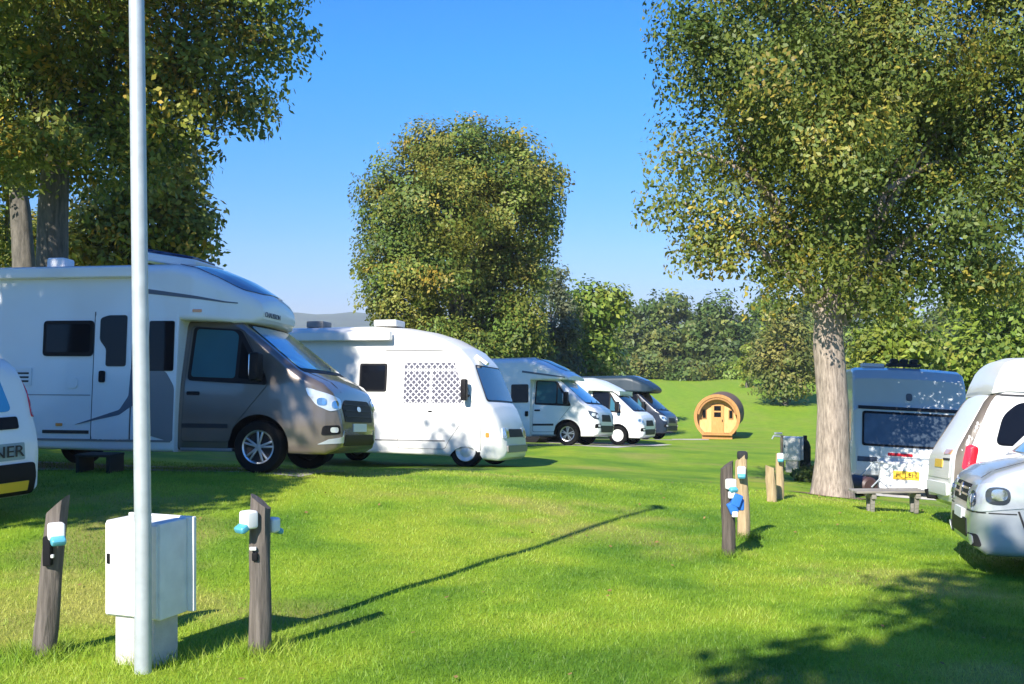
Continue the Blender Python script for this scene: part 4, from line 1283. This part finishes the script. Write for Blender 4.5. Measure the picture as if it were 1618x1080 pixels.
for y in (-.2, 0, .2): add_box(bm, (-.95, y, 2.73), (.3, .15, .12), None, .04)
from_bm('roof_vent', bm, 'dark_trim', e)
box_obj('roof_hatch', (-1.1, -.62, 2.63), (.5, .45, .08), 'white_plastic', e, .03)
for y in (-.98, .98): wheel(e, -2.7, y, .32, 'cap', .19)
for y in (-.75, .75):
    bm = bmesh.new(); add_tube(bm, [(.1, y, .4), (.2, y, .02)], .03, 8); add_box(bm, (.2, y, .02), (.14, .12, .03), None, .005); from_bm('corner_steady', bm, 'dark_trim', e)
pad('hardstanding', o, h, -6, 1.35, 1.6, 'concrete')

# things by the caravan
bm = bmesh.new()
p = W(1362, 790, 21.0); zz = gz(p.x, p.y)
add_lathe_y(bm, [(0, -.26), (.15, -.26), (.19, -.22), (.19, .22), (.15, .26), (0, .26)], (0, 0, .19), 24)
wb_ = from_bm('water_barrel', bm, 'brown_barrel'); wb_.location = (p.x, p.y, zz); wb_.rotation_euler = (0, 0, R(20))
bm = bmesh.new(); add_tube(bm, [(0, -.28, .19), (.5, -.28, .6), (.5, .28, .6), (0, .28, .19)], .015, 8); from_bm('handle', bm, 'galvanised', wb_)
tag(wb_, 'dark rolling water barrel with handle between trunk and caravan', 'barrel')

be = W(1402, 812, 16.6); be.z = gz(be.x, be.y)
b0 = tag(empty('bench', be, R(4)), 'low grey wooden bench in front of the caravan', 'bench')
bm = bmesh.new()
for y in (-.10, .10): add_box(bm, (0, y, .33), (1.08, .15, .035), None, .008)
from_bm('seat', bm, 'grey_wood', b0)
for x in (-.26, .42):
    bm = bmesh.new(); add_box(bm, (x, -.08, .16), (.06, .05, .33), Matrix.Rotation(R(8), 3, 'X'), .006); add_box(bm, (x, .08, .16), (.06, .05, .33), Matrix.Rotation(R(-8), 3, 'X'), .006); add_box(bm, (x, 0, .26), (.07, .3, .07), None, .006)
    from_bm('leg', bm, 'grey_wood', b0)

# wooden barrel pod -----------------------------------------------------------------------------------
p = W(1133, 694, 55); Z = gz(p.x, p.y)
e = tag(empty('camping_pod', (p.x, p.y, Z), R(-15)), 'round fronted wooden pod with shingled roof standing in the field', 'cabin')
RP = 1.13
zc = 1.12


def arc(r, a0, a1, n): return [(r * math.cos(a0 + (a1 - a0) * i / n), zc + r * math.sin(a0 + (a1 - a0) * i / n)) for i in range(n + 1)]


def prism_y(bm, prof, y0, y1):
    a = [bm.verts.new((x, y0, z)) for x, z in prof]; b = [bm.verts.new((x, y1, z)) for x, z in prof]
    n = len(prof)
    for i in range(n): bm.faces.new((a[i], a[(i + 1) % n], b[(i + 1) % n], b[i]))
    bm.faces.new(a[::-1]); bm.faces.new(b)


bm = bmesh.new(); prism_y(bm, arc(RP - .10, R(-52), R(232), 40), .35, 3.6); from_bm('wall', bm, 'pod_front_wood', e)
bm = bmesh.new(); prism_y(bm, arc(RP, R(-20), R(200), 40) + arc(RP - .08, R(200), R(-20), 40), -.05, 3.75); from_bm('roof', bm, 'shingle', e)
bm = bmesh.new(); prism_y(bm, arc(RP + .012, R(-52), R(232), 50) + arc(RP - .14, R(232), R(-52), 50), -.10, .02); from_bm('arch_trim', bm, 'pod_wood', e)
bm = bmesh.new(); prism_y(bm, arc(RP - .14, R(8), R(172), 40) + arc(RP - .25, R(172), R(8), 40), -.06, .34); from_bm('inner_arch', bm, 'pod_wood_dark', e)
d = box_obj('door', (0, .32, .92), (.62, .05, 1.62), 'pod_door_wood', e, .01)
for z in (1.22, 1.54): box_obj('pane', (0, .29, z), (.34, .02, .24), 'dark_glass', d, .005)
box_obj('handle', (.24, .28, .92), (.04, .04, .12), 'black_plastic', d, .008)
for x in (-.66, .66):
    fr = box_obj('window', (x, .335, 1.24), (.24, .04, .48), 'pod_wood_dark', e, .01)
    box_obj('pane', (x, .31, 1.24), (.15, .02, .38), 'dark_glass', fr, .004)
box_obj('porch_floor', (0, .12, .25), (1.5, .5, .08), 'pod_wood', e, .01)
for x in (-.55, .55): box_obj('cradle', (x, 1.8, .13), (.16, 3.3, .28), 'pod_wood_dark', e, .01)
for y in (.1, 3.3): box_obj('cross_beam', (0, y, .12), (1.5, .14, .24), 'pod_wood', e, .01)
pp = [W(x, y, D) for x, y, D in ((1062, 699, 52), (1120, 699, 52.5), (1120, 690, 56), (1062, 690, 56))]
drape('path', [(v.x, v.y) for v in pp], 'gravel', .008)


# lamp post --------------------------------------------------------------------------------------------
p = W(226, 1046, 6.35); Z = gz(p.x, p.y)
lp = tag(empty('lamp_post', (p.x, p.y, Z)), 'tall galvanised pole standing in front of the white electric cabinet', 'lamp post')
bm = bmesh.new(); add_tube(bm, [(0, 0, -.3), (0, 0, .8), (-.036, 0, 3.75), (-.066, 0, 6.5)], [.049, .048, .043, .037], 24)
from_bm('pole', bm, 'galvanised', lp, True, 50)
bm = bmesh.new(); add_box(bm, (-.03, .1, 6.54), (.16, .36, .08), None, .03); hd_ = from_bm('lamp_head', bm, 'galvanised', lp)
bm = bmesh.new(); add_box(bm, (-.03, .13, 6.495), (.11, .22, .02), None, .006); from_bm('lens', bm, 'lens', hd_)

# electric cabinets ---------------------------------------------------------------------------------------
def cabinet(px, py, D, rz, label):
    p = W(px, py, D); Z = gz(p.x, p.y)
    e = tag(empty('electric_cabinet', (p.x, p.y, Z), rz), label, 'cabinet', 'white electric cabinets on the lawn')
    box_obj('plinth', (0, 0, .12), (.29, .22, .36), 'concrete', e, .012)
    bd = box_obj('body', (0, 0, .58), (.40, .25, .57), 'cabinet_white', e, .012)
    box_obj('rear_panel', (.0, .14, .585), (.49, .03, .575), 'cabinet_white', e, .008)
    dr = box_obj('door', (-.004, -.13, .58), (.375, .018, .545), 'cabinet_white', e, .006)
    box_obj('lock', (-.165, -.142, .64), (.02, .012, .06), 'black_plastic', dr, .003)
    box_obj('side_vent', (-.207, .04, .66), (.014, .10, .09), 'dark_trim', e, .003)
    return e


c1 = cabinet(232, 1050, 6.62, R(-21), 'white electric cabinet on concrete plinth behind the tall pole')
c2 = cabinet(1252, 746, 27, R(-24), 'white electric cabinet far down the lawn left of the tree trunk')


# hook-up posts ----------------------------------------------------------------------------------------------
def post(px, py, D, H, r, lean, m, label, name='hookup_post', cut=.10, group=None, yaw=0):
    p = W(px, py, D); Z = gz(p.x, p.y)
    e = tag(empty(name, (p.x, p.y, Z), yaw), label, 'post', group)
    bm = bmesh.new()
    n = 14
    rings = []
    for i in range(13):
        t = i / 12
        ring = []
        for k in range(n):
            a = 2 * PI * k / n
            rr = r * (1 + .07 * math.sin(k * 2.3 + i * .5) + random.uniform(-.03, .03)) * (1.06 - .14 * t)
            z = -.2 + (H + .2) * t
            if i == 12: z += -cut * math.cos(a) * .8 if lean >= 0 else cut * math.cos(a) * .8
            ring.append(bm.verts.new((lean * max(0, z) / H + rr * math.cos(a) + .012 * math.sin(t * 5), rr * math.sin(a), z)))
        rings.append(ring)
    for a, b in zip(rings, rings[1:]):
        for k in range(n): bm.faces.new((a[k], a[(k + 1) % n], b[(k + 1) % n], b[k]))
    bm.faces.new(rings[0][::-1]); bm.faces.new(rings[-1])
    from_bm('shaft', bm, m, e, True, 45)
    return e


def socket(e, x, y, z, rz, s=.88, lid='cyan_plastic'):
    """weatherproof outlet: housing, hinged lid, plug"""
    M = Matrix.Rotation(rz, 3, 'Z')
    P_ = lambda a, b, c_: tuple(Vector((x, y, z)) + M @ Vector((a * s, b * s, c_ * s)))
    bm = bmesh.new(); add_box(bm, P_(0, 0, 0), (.105 * s, .10 * s, .125 * s), M, .022)
    so = from_bm('socket', bm, 'white_plastic', e)
    bm = bmesh.new(); add_box(bm, P_(0, -.055, -.055), (.10 * s, .075 * s, .05 * s), M @ Matrix.Rotation(R(28), 3, 'X'), .018)
    from_bm('lid', bm, lid, so)
    return so


G = 'wooden hook-up posts on the lawn'
a1 = post(66, 1043, 6.8, .93, .068, .11, 'weathered_wood', 'leaning grey post with slanted top, left of the cabinet', cut=-.08, group=G)
socket(a1, .125, -.085, .78, R(35))
box_obj('tag', (.085, -.085, .63), (.05, .02, .02), 'white_plastic', a1, .004); box_obj('cable_clip', (.07, -.075, .66), (.05, .05, .18), 'black_plastic', a1, .01)
a2 = post(407, 1035, 6.8, .94, .066, .03, 'weathered_wood', 'grey brown post with white and blue sockets, right of the cabinet', cut=.06, group=G)
socket(a2, -.035, -.085, .84, R(-40)); socket(a2, .075, .085, .78, R(150), .75)
box_obj('tag', (-.01, -.075, .66), (.04, .02, .02), 'white_plastic', a2, .004); box_obj('cable_clip', (.0, -.07, .61), (.035, .03, .05), 'black_plastic', a2, .008)
a3 = post(1149, 885, 11.4, .95, .07, .01, 'dark_post_wood', 'dark post with a blue plug hanging from its socket', cut=-.06, group=G)
socket(a3, .02, -.09, .76, R(20)); 
bm = bmesh.new()
add_box(bm, (.07, -.12, .60), (.10, .09, .13), Matrix.Rotation(R(20), 3, 'Y'), .02); add_box(bm, (.03, -.12, .52), (.09, .08, .12), Matrix.Rotation(R(-25), 3, 'Y'), .02)
add_box(bm, (.11, -.08, .55), (.09, .08, .12), None, .02)
pg = from_bm('plug', bm, 'blue_plastic', a3)
box_obj('plug_collar', (.02, -.13, .655), (.07, .05, .07), 'white_plastic', pg, .015); box_obj('cable_end', (.05, -.14, .46), (.06, .05, .06), 'white_plastic', pg, .012)
a4 = post(1173, 852, 12.6, .93, .072, .0, 'tan_wood', 'tan post with white socket just behind the dark post', cut=-.08, group=G)
socket(a4, -.03, -.095, .77, R(-10)); box_obj('post_cap', (0, 0, .94), (.11, .12, .10), 'dark_trim', a4, .03)
a5 = post(1218, 790, 16.5, .52, .075, .0, 'tan_wood', 'shorter of two pale tan posts before the far cabinet', 'timber_post', .03, 'pale timber posts')
a6 = post(1231, 784, 17, .68, .06, .02, 'tan_wood', 'taller pale tan post with grey socket before the far cabinet', 'timber_post', .03, 'pale timber posts')
socket(a6, .0, -.08, .66, R(-10))

# gas bottle and bins beside the far cabinet
p = W(1272, 745, 27.4); Z = gz(p.x, p.y)
bm = bmesh.new(); add_tube(bm, [(0, 0, 0), (0, 0, .06), (0, 0, .62), (0, 0, .74), (0, 0, .80), (0, 0, .9)], [.11, .14, .14, .10, .05, .05], 16)
gb = from_bm('gas_bottle', bm, 'dark_plastic'); gb.location = (p.x, p.y, Z)
tag(gb, 'dark green gas bottle right of the far cabinet', 'gas bottle')
p = W(1236, 741, 27.8); Z = gz(p.x, p.y)
tp = tag(empty('water_tap', (p.x, p.y, Z)), 'grey water tap stand left of the far cabinet', 'tap')
bm = bmesh.new(); add_tube(bm, [(0, 0, -.1), (0, 0, .85)], .05, 10); from_bm('stand', bm, 'dull_brown', tp)
bm = bmesh.new(); add_tube(bm, [(-.02, 0, .82), (-.22, -.02, .84), (-.26, -.02, .76)], .025, 8); add_box(bm, (-.1, 0, .9), (.2, .06, .05), None, .015); from_bm('spout', bm, 'galvanised', tp)
# leafy mound added to stand in for the dark shade left of the trunk
bush('shade_mound', 'dark green leafy mound in place of shade between the far cabinet and the trunk', 1276, 738, 770, 62, 24.5, 'leaf_wood', 2200, .10)


# ------------------------------------------------------------------ haze of the air
bm = bmesh.new(); add_box(bm, (0, 4600, 18), (12400, 9800, 70))
hz = from_bm('haze', bm, 'gravel', None, False)
hz.data.materials.clear()
m = bpy.data.materials.new('haze_air'); m.use_nodes = True; n_ = m.node_tree; n_.nodes.clear()
ou = n_.nodes.new('ShaderNodeOutputMaterial'); pv = n_.nodes.new('ShaderNodeVolumePrincipled')
pv.inputs['Color'].default_value = (.82, .90, 1, 1); pv.inputs['Density'].default_value = .0003
n_.links.new(pv.outputs[0], ou.inputs['Volume']); hz.data.materials.append(m)
tag(hz, 'thin pale air over the far hills', 'haze', kind='stuff')

# ------------------------------------------------------------------ sky, sun, colour
ELEV = R(36)
wd = bpy.data.worlds.new('World'); S.world = wd; wd.use_nodes = True
nt = wd.node_tree
sky = nt.nodes.new('ShaderNodeTexSky'); sky.sky_type = 'NISHITA'; sky.sun_disc = False
sky.sun_elevation = ELEV
to_sun = Vector((-SH.x, -SH.y, math.tan(ELEV))).normalized()
sky.sun_rotation = math.atan2(to_sun.x, to_sun.y)
sky.air_density = 1.0; sky.dust_density = .1; sky.ozone_density = 3.2
hs = nt.nodes.new('ShaderNodeHueSaturation'); hs.inputs['Saturation'].default_value = 1.22; hs.inputs['Hue'].default_value = .5
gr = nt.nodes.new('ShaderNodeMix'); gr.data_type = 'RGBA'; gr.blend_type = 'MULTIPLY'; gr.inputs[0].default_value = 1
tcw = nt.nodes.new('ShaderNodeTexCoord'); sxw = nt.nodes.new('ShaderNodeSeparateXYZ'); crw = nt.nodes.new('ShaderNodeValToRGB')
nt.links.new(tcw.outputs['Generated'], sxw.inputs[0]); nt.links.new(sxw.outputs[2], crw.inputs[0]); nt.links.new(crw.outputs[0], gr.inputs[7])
ew = crw.color_ramp.elements                      # sky graded by height; unseen upper sky made bluer and brighter to fill shade
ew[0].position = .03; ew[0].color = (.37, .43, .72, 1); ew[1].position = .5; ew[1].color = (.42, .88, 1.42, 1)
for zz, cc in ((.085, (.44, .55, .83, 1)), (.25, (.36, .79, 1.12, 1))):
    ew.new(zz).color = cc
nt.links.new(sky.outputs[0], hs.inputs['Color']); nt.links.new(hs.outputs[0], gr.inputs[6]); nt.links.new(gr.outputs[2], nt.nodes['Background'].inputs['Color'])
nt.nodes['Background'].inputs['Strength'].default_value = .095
sl = bpy.data.lights.new('sun', 'SUN'); sl.energy = 5.0; sl.angle = R(.5); sl.color = (1.0, .94, .84)
so = bpy.data.objects.new('sun', sl); so.rotation_euler = (-to_sun).to_track_quat('-Z', 'Y').to_euler(); so.location = (-10, -20, 30)
COL.objects.link(so)
S.view_settings.view_transform = 'Standard'; S.view_settings.look = 'None'; S.view_settings.exposure = .92; S.view_settings.gamma = 1
S.cycles.max_bounces = 8; S.cycles.transparent_max_bounces = 8
